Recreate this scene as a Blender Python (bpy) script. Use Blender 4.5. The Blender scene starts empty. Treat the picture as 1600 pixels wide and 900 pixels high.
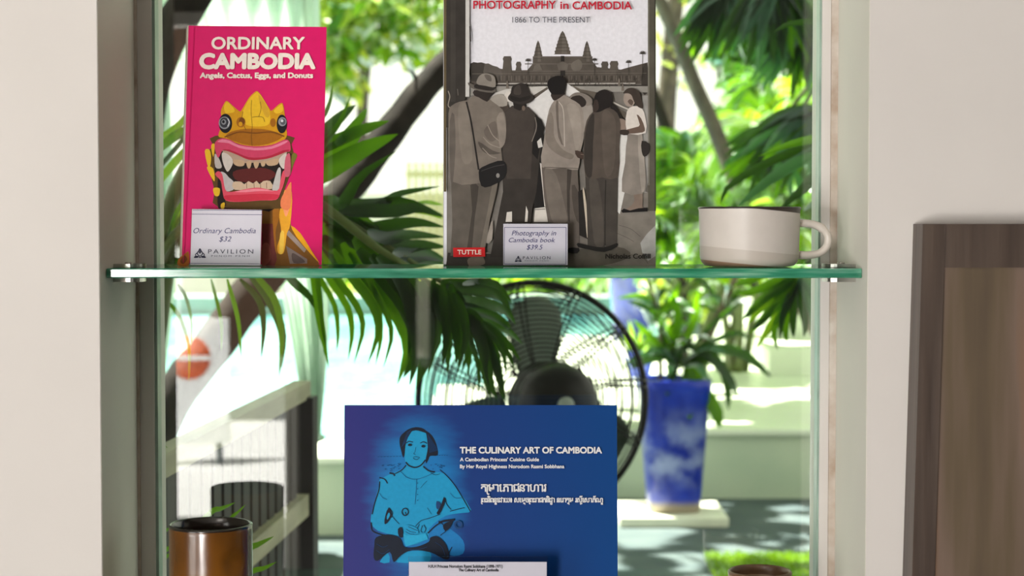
import bpy, math, random
from mathutils import Vector, Matrix
from mathutils.geometry import tessellate_polygon

# ------------------------------------------------------------------ camera, sky, sun, lamps, exposure
SC = bpy.context.scene
COL = SC.collection
EYE, F = 1.38, 2800.0
PITCH = math.atan(110.0 / F)
SC.view_settings.view_transform = 'Standard'
SC.view_settings.look = 'None'
SC.view_settings.exposure = 0.0
SC.view_settings.gamma = 1.0
SC.view_settings.use_curve_mapping = False
SC.cycles.transparent_max_bounces = 24
SC.cycles.max_bounces = 10
SC.cycles.sample_clamp_indirect = 6.0

camd = bpy.data.cameras.new('camera')
cam = bpy.data.objects.new('camera', camd); COL.objects.link(cam)
camd.sensor_width = 36.0; camd.lens = 36.0 * F / 1600.0
camd.clip_start = 0.05; camd.clip_end = 200
cam.location = (0, 0, EYE); cam.rotation_euler = (math.pi / 2 - PITCH, 0, 0)
camd.dof.use_dof = True; camd.dof.focus_distance = 1.84; camd.dof.aperture_fstop = 8.5
SC.camera = cam

world = bpy.data.worlds.new('world'); SC.world = world; world.use_nodes = True
bg = world.node_tree.nodes['Background']
bg.inputs[0].default_value = (1.0, 1.0, 0.90, 1); bg.inputs[1].default_value = 1.9

sd = bpy.data.lights.new('sun', 'SUN'); sd.energy = 34; sd.angle = math.radians(0.6); sd.color = (1, .96, .88)
sun = bpy.data.objects.new('sun', sd); COL.objects.link(sun)
SUNV = Vector((-.36, .30, .88)).normalized()
sun.rotation_euler = SUNV.to_track_quat('Z', 'Y').to_euler()

def area(name, loc, target, sx, sy, power, col):
    d = bpy.data.lights.new(name, 'AREA'); d.shape = 'RECTANGLE'; d.size = sx; d.size_y = sy
    d.energy = power; d.color = col
    o = bpy.data.objects.new(name, d); COL.objects.link(o); o.location = loc
    o.rotation_euler = (Vector(loc) - Vector(target)).to_track_quat('Z', 'Y').to_euler()
    return o
# added fill lamp from the side, set in a made-up wall opening
area('side_fill_lamp', (-2.36, -0.9, 1.25), (0.2, -0.6, 1.2), 1.5, 1.9, 17, (1, .965, .93))
# daylight bounced off the sunlit street through the open leaf of the back door
area('doorway_daylight', (-1.68, -2.98, 0.80), (-0.05, 1.8, 1.25), 0.72, 1.25, 128, (1, .97, .945))
# added overhead fill lamp to brighten the room, no fitting there
area('overhead_fill_lamp', (-1.2, -0.6, 2.62), (-1.2, -0.5, 0), 0.7, 0.7, 10, (1, .93, .84))

# ------------------------------------------------------------------ helpers
FWD = Vector((0, math.cos(PITCH), -math.sin(PITCH))); UPC = Vector((0, math.sin(PITCH), math.cos(PITCH)))
CAM = Vector((0, 0, EYE))
def ray(px, py): return FWD * F + Vector((1, 0, 0)) * (px - 800) - UPC * (py - 450)
def P(px, py, D):
    d = ray(px, py); return CAM + d * (D / d.y)
def PZ(px, py, z):
    d = ray(px, py); return CAM + d * ((z - EYE) / d.z)
def lin(c):
    f = lambda v: v / 12.92 if v <= .04045 else ((v + .055) / 1.055) ** 2.4
    return tuple(f(x / 255.0) for x in c) + (1.0,)

def nodes(name):
    m = bpy.data.materials.new(name); m.use_nodes = True
    nt = m.node_tree; nt.nodes.clear()
    out = nt.nodes.new('ShaderNodeOutputMaterial')
    return m, nt, out
def noise_col(nt, c, var=.12, scale=20, coord='Object', stretch=(1, 1, 1), detail=4, c2=None):
    tc = nt.nodes.new('ShaderNodeTexCoord'); mp = nt.nodes.new('ShaderNodeMapping'); mp.inputs['Scale'].default_value = stretch
    nz = nt.nodes.new('ShaderNodeTexNoise'); nz.inputs['Scale'].default_value = scale; nz.inputs['Detail'].default_value = detail
    rp = nt.nodes.new('ShaderNodeValToRGB')
    a = c2 if c2 else tuple(max(0, v * (1 - var)) for v in c[:3]) + (1,)
    b = c if c2 else tuple(min(1, v * (1 + var)) for v in c[:3]) + (1,)
    rp.color_ramp.elements[0].color = a; rp.color_ramp.elements[1].color = b
    rp.color_ramp.elements[0].position = .3; rp.color_ramp.elements[1].position = .7
    nt.links.new(tc.outputs[coord], mp.inputs[0]); nt.links.new(mp.outputs[0], nz.inputs['Vector'])
    nt.links.new(nz.outputs[0], rp.inputs[0])
    return rp.outputs[0], nz.outputs[0]
def mat(name, rgb, rough=.6, var=.06, scale=25, metal=0, spec=.5, bump=0, stretch=(1, 1, 1), rgb2=None, coat=0):
    m, nt, out = nodes(name)
    p = nt.nodes.new('ShaderNodeBsdfPrincipled')
    col, h = noise_col(nt, lin(rgb), var, scale, stretch=stretch, c2=lin(rgb2) if rgb2 else None)
    nt.links.new(col, p.inputs['Base Color'])
    p.inputs['Roughness'].default_value = rough; p.inputs['Metallic'].default_value = metal
    p.inputs['Specular IOR Level'].default_value = spec; p.inputs['Coat Weight'].default_value = coat
    p.inputs['Coat Roughness'].default_value = .08
    if bump:
        b = nt.nodes.new('ShaderNodeBump'); b.inputs['Strength'].default_value = bump; b.inputs['Distance'].default_value = .01
        nt.links.new(h, b.inputs['Height']); nt.links.new(b.outputs[0], p.inputs['Normal'])
    nt.links.new(p.outputs[0], out.inputs[0])
    return m
def leafmat(name, rgb, trgb, t=.45, gloss=.12, rough=.35, scale=9):
    m, nt, out = nodes(name)
    d = nt.nodes.new('ShaderNodeBsdfDiffuse'); tr = nt.nodes.new('ShaderNodeBsdfTranslucent')
    g = nt.nodes.new('ShaderNodeBsdfGlossy'); g.inputs['Roughness'].default_value = rough; g.inputs['Color'].default_value = (.9, .95, 1, 1)
    c, _ = noise_col(nt, lin(rgb), .3, scale); nt.links.new(c, d.inputs[0])
    c2, _ = noise_col(nt, lin(trgb), .25, scale); nt.links.new(c2, tr.inputs[0])
    a = nt.nodes.new('ShaderNodeMixShader'); a.inputs[0].default_value = t
    nt.links.new(d.outputs[0], a.inputs[1]); nt.links.new(tr.outputs[0], a.inputs[2])
    b = nt.nodes.new('ShaderNodeMixShader')
    lw = nt.nodes.new('ShaderNodeFresnel'); lw.inputs[0].default_value = 1.4
    mu = nt.nodes.new('ShaderNodeMath'); mu.operation = 'MULTIPLY'; mu.inputs[1].default_value = gloss * 8; mu.use_clamp = True
    nt.links.new(lw.outputs[0], mu.inputs[0]); nt.links.new(mu.outputs[0], b.inputs[0])
    nt.links.new(a.outputs[0], b.inputs[1]); nt.links.new(g.outputs[0], b.inputs[2])
    nt.links.new(b.outputs[0], out.inputs[0])
    return m
def clearmat(name, tint, refl, rough=0.0, fres=True):
    m, nt, out = nodes(name)
    t = nt.nodes.new('ShaderNodeBsdfTransparent'); t.inputs[0].default_value = tint
    g = nt.nodes.new('ShaderNodeBsdfGlossy'); g.inputs['Roughness'].default_value = rough
    mx = nt.nodes.new('ShaderNodeMixShader')
    if fres:
        fr = nt.nodes.new('ShaderNodeFresnel'); fr.inputs[0].default_value = refl; nt.links.new(fr.outputs[0], mx.inputs[0])
    else: mx.inputs[0].default_value = refl
    nt.links.new(t.outputs[0], mx.inputs[1]); nt.links.new(g.outputs[0], mx.inputs[2]); nt.links.new(mx.outputs[0], out.inputs[0])
    return m

def tag(o, label, cat, group=None, kind=None):
    if label: o['label'] = label
    if cat: o['category'] = cat
    if group: o['group'] = group
    if kind: o['kind'] = kind
    return o
def thing(name, label, cat, loc=(0, 0, 0), rot=(0, 0, 0), group=None):
    o = bpy.data.objects.new(name, None); COL.objects.link(o); o.empty_display_size = .05
    o.location = loc; o.rotation_euler = rot
    return tag(o, label, cat, group)
def copy_tree(o, parent=None, loc=None):
    c = o.copy(); COL.objects.link(c); c.parent = parent
    if loc is not None: c.location = loc
    for ch in list(o.children): copy_tree(ch, c)
    return c

def spline(pts, n):
    pts = [Vector(p) for p in pts]
    if len(pts) == 2: return [pts[0].lerp(pts[1], i / (n - 1)) for i in range(n)]
    q = [pts[0] * 2 - pts[1]] + pts + [pts[-1] * 2 - pts[-2]]
    res = []
    for i in range(n):
        t = i / (n - 1) * (len(pts) - 1); k = min(int(t), len(pts) - 2); u = t - k
        a, b, c, d = q[k:k + 4]
        res.append(.5 * ((2 * b) + (c - a) * u + (2 * a - 5 * b + 4 * c - d) * u * u + (3 * b - a - 3 * c + d) * u ** 3))
    return res

class MB:
    def __init__(s): s.v = []; s.f = []; s.m = []; s.sm = []
    def add(s, v, f, m=0, smooth=False):
        k = len(s.v); s.v += [Vector(x) for x in v]
        for q in f: s.f.append([i + k for i in q]); s.m.append(m); s.sm.append(smooth)
        return s
    def box(s, a, b, m=0, bev=0.0):
        x0, y0, z0 = a; x1, y1, z1 = b
        if bev <= 0:
            v = [(x0, y0, z0), (x1, y0, z0), (x1, y1, z0), (x0, y1, z0), (x0, y0, z1), (x1, y0, z1), (x1, y1, z1), (x0, y1, z1)]
            return s.add(v, [(0, 3, 2, 1), (4, 5, 6, 7), (0, 1, 5, 4), (1, 2, 6, 5), (2, 3, 7, 6), (3, 0, 4, 7)], m)
        # chamfered box: three nested rectangles per axis
        import bmesh
        bm = bmesh.new(); bmesh.ops.create_cube(bm, size=1)
        for vv in bm.verts: vv.co = Vector(((x0 + x1) / 2 + vv.co.x * (x1 - x0), (y0 + y1) / 2 + vv.co.y * (y1 - y0), (z0 + z1) / 2 + vv.co.z * (z1 - z0)))
        bmesh.ops.bevel(bm, geom=bm.edges[:] , offset=bev, segments=2, affect='EDGES', profile=.6)
        bm.verts.index_update()
        s.add([vv.co.copy() for vv in bm.verts], [[vv.index for vv in f.verts] for f in bm.faces], m); bm.free()
        return s
    def tube(s, pts, r, n=8, m=0, closed=False, cap=True, smooth=True):
        pts = [Vector(p) for p in pts]; N = len(pts)
        rr = r if isinstance(r, (list, tuple)) else [r] * N
        v = []; nrm = None
        for i, p in enumerate(pts):
            if closed: t = (pts[(i + 1) % N] - pts[i - 1]).normalized()
            else: t = (pts[min(i + 1, N - 1)] - pts[max(i - 1, 0)]).normalized()
            if nrm is None:
                nrm = t.orthogonal().normalized()
            else:
                nrm = (nrm - t * nrm.dot(t)).normalized()
            b = t.cross(nrm)
            for k in range(n):
                a = 2 * math.pi * k / n
                v.append(p + (nrm * math.cos(a) + b * math.sin(a)) * rr[i])
        f = []
        for i in range(N if closed else N - 1):
            j = (i + 1) % N
            for k in range(n): f.append((i * n + k, i * n + (k + 1) % n, j * n + (k + 1) % n, j * n + k))
        if cap and not closed: f += [tuple(range(n - 1, -1, -1)), tuple((N - 1) * n + k for k in range(n))]
        return s.add(v, f, m, smooth)
    def lathe(s, prof, M=None, n=48, m=0, smooth=True, cap=True):
        M = M or Matrix(); v = []; f = []
        for r, z in prof:
            for k in range(n):
                a = 2 * math.pi * k / n; v.append(M @ Vector((r * math.cos(a), r * math.sin(a), z)))
        for i in range(len(prof) - 1):
            for k in range(n): f.append((i * n + k, i * n + (k + 1) % n, (i + 1) * n + (k + 1) % n, (i + 1) * n + k))
        if cap: f.append(tuple(range(n - 1, -1, -1)))
        if cap and prof[-1][0] > 1e-6: f.append(tuple((len(prof) - 1) * n + k for k in range(n)))
        return s.add(v, f, m, smooth)
    def prism(s, poly, y0, y1, m=0, M=None):
        n = len(poly); M = M or Matrix()
        v = [M @ Vector((x, y0, z)) for x, z in poly] + [M @ Vector((x, y1, z)) for x, z in poly]
        tri = tessellate_polygon([[Vector((x, z, 0)) for x, z in poly]])
        f = [t for t in tri] + [(t[0] + n, t[2] + n, t[1] + n) for t in tri]
        f += [(i, (i + 1) % n, n + (i + 1) % n, n + i) for i in range(n)]
        return s.add(v, f, m)
    def leaf(s, pts, w, nrm=(0, -1, .4), m=0, n=8, fold=.22, tip=.75, base=.35, flat=False):
        q = spline(pts, n); v = []; nrm = Vector(nrm).normalized(); pk = None
        for i, p in enumerate(q):
            t = (q[min(i + 1, n - 1)] - q[max(i - 1, 0)]).normalized()
            sd = t.cross(nrm)
            sd = sd.normalized() if sd.length > 1e-5 else t.orthogonal().normalized()
            u = sd.cross(t).normalized(); k = i / (n - 1)
            ww = w * .5 * (max(k, .012) ** base) * (max(1 - k, 0.004) ** tip) * 2.0
            v += [p - sd * ww, p - u * ww * fold * 2, p + sd * ww]
        f = []
        for i in range(n - 1):
            a = i * 3; f += [(a, a + 1, a + 4, a + 3), (a + 1, a + 2, a + 5, a + 4)]
        return s.add(v, f, m, True)
    def build(s, name, mats, parent=None, origin=None, local=False):
        me = bpy.data.meshes.new(name)
        o = Vector(origin) if origin is not None else (Vector(parent.location) if parent is not None and not local else Vector((0, 0, 0)))
        if parent is not None and parent.parent is not None and not local:
            o = o + Vector(parent.parent.location)
        me.from_pydata([tuple(x - o) for x in s.v], [], s.f)
        for mm in (mats if isinstance(mats, (list, tuple)) else [mats]): me.materials.append(mm)
        me.polygons.foreach_set('material_index', s.m); me.polygons.foreach_set('use_smooth', s.sm)
        me.update()
        ob = bpy.data.objects.new(name, me); COL.objects.link(ob)
        if parent is not None: ob.parent = parent
        elif origin is not None: ob.location = o
        return ob
def struct(name, mb, mats):
    o = mb.build(name, mats); o['kind'] = 'structure'; return o
def fixnormals(o):
    import bmesh
    bm = bmesh.new(); bm.from_mesh(o.data); bmesh.ops.recalc_face_normals(bm, faces=bm.faces[:]); bm.to_mesh(o.data); bm.free(); return o

# lettering: outlines of the built-in font, laid flat in the local x-z plane of a sign or cover
def glyphs(text, shear=0, spacing=1.0):
    c = bpy.data.curves.new('t', 'FONT'); c.body = text; c.size = 1; c.shear = shear; c.space_character = spacing; c.resolution_u = 4
    o = bpy.data.objects.new('t', c); COL.objects.link(o)
    dg = bpy.context.evaluated_depsgraph_get(); me = bpy.data.meshes.new_from_object(o.evaluated_get(dg))
    v = [(x.co.x, x.co.y) for x in me.vertices]; f = [list(p.vertices) for p in me.polygons]
    bpy.data.objects.remove(o); bpy.data.curves.remove(c); bpy.data.meshes.remove(me)
    return v, f

class Sheet:
    """A printed flat face: polygons and lettering placed on the plane of a cover or card."""
    def __init__(s, B, lean, roll=0.0, step=2e-5):
        s.B = Vector(B); s.R = Matrix.Rotation(-lean, 3, 'X') @ Matrix.Rotation(roll, 3, 'Y')
        s.U = s.R @ Vector((1, 0, 0)); s.V = s.R @ Vector((0, 0, 1)); s.N = s.R @ Vector((0, -1, 0))
        s.rot = s.R.to_euler(); s.v = []; s.f = []; s.m = []; s.mats = []; s.k = 0; s.step = step; s.y0 = 0.0; s.T = lambda x, y: (x, y)
    def loc(s, px, py):
        d = ray(px, py); t = (s.B - CAM).dot(s.N) / d.dot(s.N); p = CAM + d * t - s.B
        return p.dot(s.U), p.dot(s.V)
    def pt(s, x, y): return s.loc(*s.T(x, y))
    def mi(s, m):
        if m not in s.mats: s.mats.append(m)
        return s.mats.index(m)
    def flat(s, uv, tris, m):
        s.k += 1; y = s.y0 - s.k * s.step; k = len(s.v)
        s.v += [Vector((u, y, v)) for u, v in uv]
        for t in tris: s.f.append([i + k for i in t]); s.m.append(s.mi(m))
    def poly(s, pts, m, smooth=0):
        if smooth:
            q = [Vector((x, y, 0)) for x, y in pts]; n = len(q); r = []
            for i in range(n):
                a, b, c, d = q[i - 1], q[i], q[(i + 1) % n], q[(i + 2) % n]
                for j in range(smooth):
                    u = j / smooth
                    r.append(.5 * ((2 * b) + (c - a) * u + (2 * a - 5 * b + 4 * c - d) * u * u + (3 * b - a - 3 * c + d) * u ** 3))
            pts = [(p.x, p.y) for p in r]
        uv = [s.pt(x, y) for x, y in pts]
        tr = tessellate_polygon([[Vector((u, v, 0)) for u, v in uv]])
        s.flat(uv, [list(t) for t in tr], m)
    def ell(s, cx, cy, rx, ry, m, n=24): s.poly([(cx + rx * math.cos(2 * math.pi * i / n), cy + ry * math.sin(2 * math.pi * i / n)) for i in range(n)], m)
    def line(s, pts, w, m, n=0, taper=False):
        q = spline([(x, y, 0) for x, y in pts], n or (len(pts) if len(pts) == 2 else len(pts) * 4)); L = []; R = []
        for i, p in enumerate(q):
            t = (q[min(i + 1, len(q) - 1)] - q[max(i - 1, 0)]).normalized(); d = Vector((-t.y, t.x, 0)) * w / 2
            if taper: d *= max(.15, math.sin(math.pi * (i + .5) / len(q)))
            L.append(p + d); R.append(p - d)
        n = len(q); uv = [s.pt(p.x, p.y) for p in L + R]
        s.flat(uv, [[i, i + 1, n + i + 1, n + i] for i in range(n - 1)], m)
    def ring(s, cx, cy, r, w, m, ry=None):
        ry = ry or r; n = 24; a = []; b = []
        for i in range(n):
            t = 2 * math.pi * i / n; a.append((cx + (r + w / 2) * math.cos(t), cy + (ry + w / 2) * math.sin(t))); b.append((cx + (r - w / 2) * math.cos(t), cy + (ry - w / 2) * math.sin(t)))
        uv = [s.pt(*p) for p in a + b]
        s.flat(uv, [[i, (i + 1) % n, n + (i + 1) % n, n + i] for i in range(n)], m)
    def text(s, body, x0, x1, ytop, ybase, m, bold=0.0, shear=0, spacing=1.0, ref='H', g=None):
        """the capitals' height spans ytop..ybase, the line spans x0..x1 (sheet units)"""
        v, f = g if g else glyphs(body, shear, spacing)
        rv, _ = glyphs(ref); h = max(p[1] for p in rv)
        a = min(p[0] for p in v); b = max(p[0] for p in v)
        uv0 = s.pt(x0, ybase); uv1 = s.pt(x1, ybase); uvt = s.pt(x0, ytop)
        H = uvt[1] - uv0[1]; W = uv1[0] - uv0[0]; dv = uv1[1] - uv0[1]
        sh = [(0, 0)] if not bold else [(0, 0)] + [(bold * math.cos(i * math.pi / 4), bold * math.sin(i * math.pi / 4)) for i in range(8)]
        for dx, dy in sh:
            A = [(uv0[0] + (p[0] - a) / (b - a) * W + dx * H, uv0[1] + (p[0] - a) / (b - a) * dv + (p[1] / h + dy) * H) for p in v]
            s.flat(A, [list(q) for q in f], m)
    def build(s, name, parent):
        mb = MB(); mb.v = s.v; mb.f = s.f; mb.m = s.m; mb.sm = [False] * len(s.f)
        o = mb.build(name, s.mats, parent, local=True)
        s.v = []; s.f = []; s.m = []; s.mats = []
        return o
_ink = {}
def ink(r, g, b, rough=.45):
    k = (r, g, b)
    if k not in _ink:
        q = tuple(v * .86 for v in k) if max(k) < 185 and max(k) - min(k) < 45 else k
        _ink[k] = mat('print_%d_%d_%d' % k, q, rough, *((.05, 260) if q is k else (.16, 70)), spec=.14)
    return _ink[k]

# ------------------------------------------------------------------ the room
YF, YG = 1.70, 1.89                     # face of the window wall, plane of the pane
XL, XR = P(155, 450, YF).x, P(1356.5, 450, YF).x
ZB, ZT = 0.74, 1.86
plaster = mat('white_plaster', (212, 207, 202), .75, .018, 7, spec=.2, bump=.06)
plaster_in = mat('reveal_plaster', (212, 208, 198), .75, .03, 5, spec=.2, bump=.05)
dim_wall = mat('room_wall_paint', (62, 54, 48), .8, .05, 6)
floor_m = mat('room_floor_tile', (58, 48, 40), .5, .1, 5)
frame_m = mat('window_frame_paint', (206, 201, 196), .45, .03, 14)
bead_m = mat('old_sealant', (168, 148, 130), .7, .2, 40, rgb2=(205, 196, 186))
gasket_m = mat('pane_edge_green', (142, 164, 150), .3, .2, 30)

w = MB()
w.box((-2.5, YF, 0), (XL, 1.97, 2.75)).box((XR, YF, 0), (2.5, 1.97, 2.75))
w.box((XL, YF, 0), (XR, 1.97, ZB)).box((XL, YF, ZT), (XR, 1.97, 2.75))
struct('wall_front', w, plaster)
w = MB(); e = .004                       # lining of the niche: reveals on four sides
w.box((XL, YF + .001, ZB), (XL + .0006, YG - .025, ZT)).box((XR - .0006, YF + .001, ZB), (XR, YG - .025, ZT))
struct('trim_1', w, plaster_in)
# chipped arris of the left edge of the opening
w = MB().box((-2.62, -3.1, 0), (-2.5, -1.75, 2.75)).box((-2.62, 0.0, 0), (-2.5, 1.97, 2.75)).box((-2.62, -1.75, 0), (-2.5, 0.0, .25)).box((-2.62, -1.75, 2.25), (-2.5, 0.0, 2.75))  # opening in this wall is made up to hold the added side lamp
struct('wall_left', w, dim_wall)
struct('wall_right', MB().box((2.5, -3.1, 0), (2.62, 1.97, 2.75)), dim_wall)
DX0, DX1, DZ = -2.05, -0.82, 2.16        # doorway in the back wall
w = MB().box((-2.62, -3.22, 0), (DX0, -3.1, 2.75)).box((DX0, -3.22, DZ), (DX1, -3.1, 2.75))
w.box((DX1, -3.22, 0), (-.372, -3.1, 2.75)).box((-.372, -3.22, 0), (-.318, -3.1, .80)).box((-.372, -3.22, 1.16), (-.318, -3.1, 2.75)).box((-.318, -3.22, 0), (2.62, -3.1, 2.75))
struct('wall_back', w, dim_wall)
w = MB().box((DX0, -3.16, 0), (DX0 + .05, -3.06, DZ)).box((DX1 - .05, -3.16, 0), (DX1, -3.06, DZ)).box((DX0, -3.16, DZ - .05), (DX1, -3.06, DZ))
struct('door_1', w, frame_m)
struct('floor', MB().box((-2.62, -3.22, -.1), (2.62, 1.97, 0)), floor_m)
struct('ceiling', MB().box((-2.9, -3.5, 2.75), (2.9, 5.2, 2.85)), mat('ceiling_paint', (215, 210, 202), .8, .03, 6))  # runs out past the walls as added, unseen eaves that block the sun

# window: painted frame, sealant bead, one pane
xl, xr = P(241, 450, 1.87).x, P(1281, 450, 1.87).x
fr = MB()
for (a, b, c, d) in ((XL, xl, ZB, ZT), (xr, XR, ZB, ZT), (xl, xr, ZB, ZB + .03), (xl, xr, ZT - .03, ZT)):
    fr.box((a, 1.866, c), (b, 1.925, d))
f_o = fr.build('window_1', frame_m); f_o['kind'] = 'structure'
sb = MB().box((XL, 1.8625, ZB), (XL + .0035, 1.866, ZT)).box((XR - .0075, 1.8615, ZB), (XR - .0005, 1.866, ZT))
so = sb.build('sealant', bead_m, f_o)
gk = MB()
gk.box((xl, 1.869, ZB + .03), (xl + .003, 1.888, ZT - .03)).box((xr - .0022, 1.869, ZB + .03), (xr, 1.888, ZT - .03))
gk.build('gasket', gasket_m, f_o)
pane_m = clearmat('window_glass', (.96, .98, .94, 1), .074, fres=False)
MB().box((xl - .004, YG, ZB + .02), (xr + .004, YG + .006, ZT - .02)).build('pane', pane_m, f_o)

# ------------------------------------------------------------------ glass shelves and their clips
top_m = clearmat('shelf_glass', (.88, .97, .92, 1), 1.6)
def edge_mat():
    m, nt, out = nodes('shelf_glass_edge')
    tc = nt.nodes.new('ShaderNodeTexCoord'); mp = nt.nodes.new('ShaderNodeMapping'); mp.inputs['Scale'].default_value = (6, 1, 70)
    nz = nt.nodes.new('ShaderNodeTexNoise'); nz.inputs['Scale'].default_value = 2.2; nz.inputs['Detail'].default_value = 3
    rp = nt.nodes.new('ShaderNodeValToRGB'); e = rp.color_ramp.elements
    e[0].position = .30; e[0].color = lin((52, 150, 116)); e[1].position = .72; e[1].color = lin((196, 250, 226))
    x = rp.color_ramp.elements.new(.5); x.color = lin((92, 198, 162))
    nt.links.new(tc.outputs['Object'], mp.inputs[0]); nt.links.new(mp.outputs[0], nz.inputs['Vector']); nt.links.new(nz.outputs[0], rp.inputs[0])
    d = nt.nodes.new('ShaderNodeBsdfTranslucent'); nt.links.new(rp.outputs[0], d.inputs[0])
    df = nt.nodes.new('ShaderNodeBsdfDiffuse'); nt.links.new(rp.outputs[0], df.inputs[0])
    t = nt.nodes.new('ShaderNodeBsdfTransparent'); nt.links.new(rp.outputs[0], t.inputs[0])
    g = nt.nodes.new('ShaderNodeBsdfGlossy'); g.inputs['Roughness'].default_value = .12
    a = nt.nodes.new('ShaderNodeMixShader'); a.inputs[0].default_value = .6
    nt.links.new(d.outputs[0], a.inputs[1]); nt.links.new(df.outputs[0], a.inputs[2])
    b = nt.nodes.new('ShaderNodeMixShader'); b.inputs[0].default_value = .35
    nt.links.new(a.outputs[0], b.inputs[1]); nt.links.new(t.outputs[0], b.inputs[2])
    c = nt.nodes.new('ShaderNodeMixShader'); c.inputs[0].default_value = .08
    nt.links.new(b.outputs[0], c.inputs[1]); nt.links.new(g.outputs[0], c.inputs[2]); nt.links.new(c.outputs[0], out.inputs[0])
    return m
edge_m = edge_mat()
chrome = mat('brushed_chrome', (190, 186, 180), .28, .08, 60, metal=1)
SX0, SX1, SY0, SY1 = XL + .0015, XR - .0015, 1.725, 1.884
S1 = P(760, 419.5, SY0).z; TH = S1 - P(760, 434.5, SY0).z
S2 = P(760, 968, 1.80).z
def shelf(z, label):
    root = thing('glass_shelf', label, 'shelf', ((SX0 + SX1) / 2, SY0, z - TH), group='glass shelves of the display niche')
    c = .0012
    # plate with a ground front edge: front band and a small bevel
    b = MB(); b.add([(SX0, SY0 + c, z), (SX1, SY0 + c, z), (SX1, SY1, z), (SX0, SY1, z)], [(0, 1, 2, 3)])
    b.add([(SX0, SY0 + c, z - TH), (SX1, SY0 + c, z - TH), (SX1, SY1, z - TH), (SX0, SY1, z - TH)], [(0, 3, 2, 1)])
    b.build('plate', top_m, root)
    b = MB()
    q = [(SY0 + c, z), (SY0, z - c), (SY0, z - TH + c), (SY0 + c, z - TH)]
    b.add([(x, y, zz) for x in (SX0, SX1) for y, zz in q], [(i, i + 1, i + 5, i + 4) for i in range(3)])
    b.add([(SX0, SY1, z), (SX1, SY1, z), (SX1, SY1, z - TH), (SX0, SY1, z - TH)], [(0, 1, 2, 3)])
    for x in (SX0, SX1): b.add([(x, SY0 + c, z), (x, SY1, z), (x, SY1, z - TH), (x, SY0 + c, z - TH)], [(0, 1, 2, 3)])
    b.build('ground_edge', edge_m, root)
shelf(S1, 'upper clear glass shelf with a bright green polished edge, carrying two books and a mug')
shelf(S2, 'lower clear glass shelf carrying the blue landscape book and two small cups')
def clip(side, label):
    x = XL if side < 0 else XR; s = -side; y = 1.775
    root = thing('shelf_clip', label, 'shelf clip', (x, y, S1), group='chrome shelf clips of the upper shelf')
    L = .029 if side < 0 else .031
    def plate(z0, z1, ln):
        b = MB(); poly = [(0, -.017)] + [(ln - .012 + .012 * math.sin(math.radians(a)), -.017 + .017 * 0 + (-.0) + .017 * (1 - math.cos(math.radians(a))) ) for a in range(0, 181, 15)] + [(0, .017)]
        v = [(x + s * (px), y + py, z0) for px, py in poly] + [(x + s * (px), y + py, z1) for px, py in poly]
        n = len(poly); b.add(v, [tuple(range(n - 1, -1, -1)), tuple(range(n, 2 * n))] + [(i, (i + 1) % n, n + (i + 1) % n, n + i) for i in range(n)])
        return fixnormals(b.build('clamp_plate', chrome, root))
    plate(S1 + .0003, S1 + .0034, L); plate(S1 - TH - .0050, S1 - TH - .0003, L)
    b = MB(); b.lathe([(.0035, 0), (.0035, .0012), (.002, .0016)], Matrix.Translation((x + s * .012, y, S1 + .0034)), 16)
    b.build('screw', chrome, root)
clip(-1, 'chrome clip on the shaded jamb beside the pink book, gripping the upper shelf')
clip(1, 'chrome clip under and above the upper shelf beside the mug handle')

# ------------------------------------------------------------------ tall dark panel standing by the window wall
wood = mat('dark_patinated_wood', (92, 78, 68), .42, .35, 6, stretch=(9, 9, .55), rgb2=(62, 50, 43), spec=.5, bump=.1)
wood_in = mat('stained_panel', (112, 88, 66), .38, .3, 4.2, stretch=(4.5, 3, .4), rgb2=(58, 48, 44), spec=.55, bump=.06)
_r = [n for n in wood_in.node_tree.nodes if n.type == 'VALTORGB'][0].color_ramp
_e = _r.elements.new(.46); _e.color = lin((98, 84, 66)); _e = _r.elements.new(.56); _e.color = lin((116, 98, 86)); _r.elements[-1].color = lin((132, 98, 70)); _r.elements[0].color = lin((72, 60, 52))
p1 = P(1441, 350, 1.655); p2 = P(1424, 900, 1.655)
sl = (p1.x - p2.x) / (p1.z - p2.z)
root = thing('door_panel', 'tall dark stained wooden panel standing against the white wall beside the niche', 'wooden panel', (p1.x + .3, 1.66, 0))
def slat(x0, x1, z0, z1, y0, y1, b):      # sides follow the taper of the panel
    f = lambda x, z: x + (z - p1.z) * sl
    v = [(f(x0, z0), y0, z0), (f(x1, z0) if x1 < p1.x + .3 else x1, y0, z0), (f(x1, z0) if x1 < p1.x + .3 else x1, y1, z0), (f(x0, z0), y1, z0),
         (f(x0, z1), y0, z1), (f(x1, z1) if x1 < p1.x + .3 else x1, y0, z1), (f(x1, z1) if x1 < p1.x + .3 else x1, y1, z1), (f(x0, z1), y1, z1)]
    b.add(v, [(0, 3, 2, 1), (4, 5, 6, 7), (0, 1, 5, 4), (1, 2, 6, 5), (2, 3, 7, 6), (3, 0, 4, 7)])
W2 = p1.x + .62; zr = P(1500, 418, 1.655).z
b = MB(); slat(p1.x, p1.x + .021, 0, p1.z, 1.652, 1.692, b); b.build('stile', wood, root)
b = MB(); slat(W2 - .03, W2, 0, p1.z, 1.652, 1.692, b); b.build('stile', wood, root)
b = MB(); slat(p1.x + .021, W2 - .03, zr, p1.z, 1.653, 1.692, b); b.build('top_rail', wood, root)
b = MB(); slat(p1.x + .021, W2 - .03, 0, .12, 1.653, 1.692, b); b.build('bottom_rail', wood, root)
b = MB(); slat(p1.x + .021, W2 - .03, 0.12, zr, 1.6545, 1.688, b); b.build('inset_panel', wood_in, root)

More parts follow.
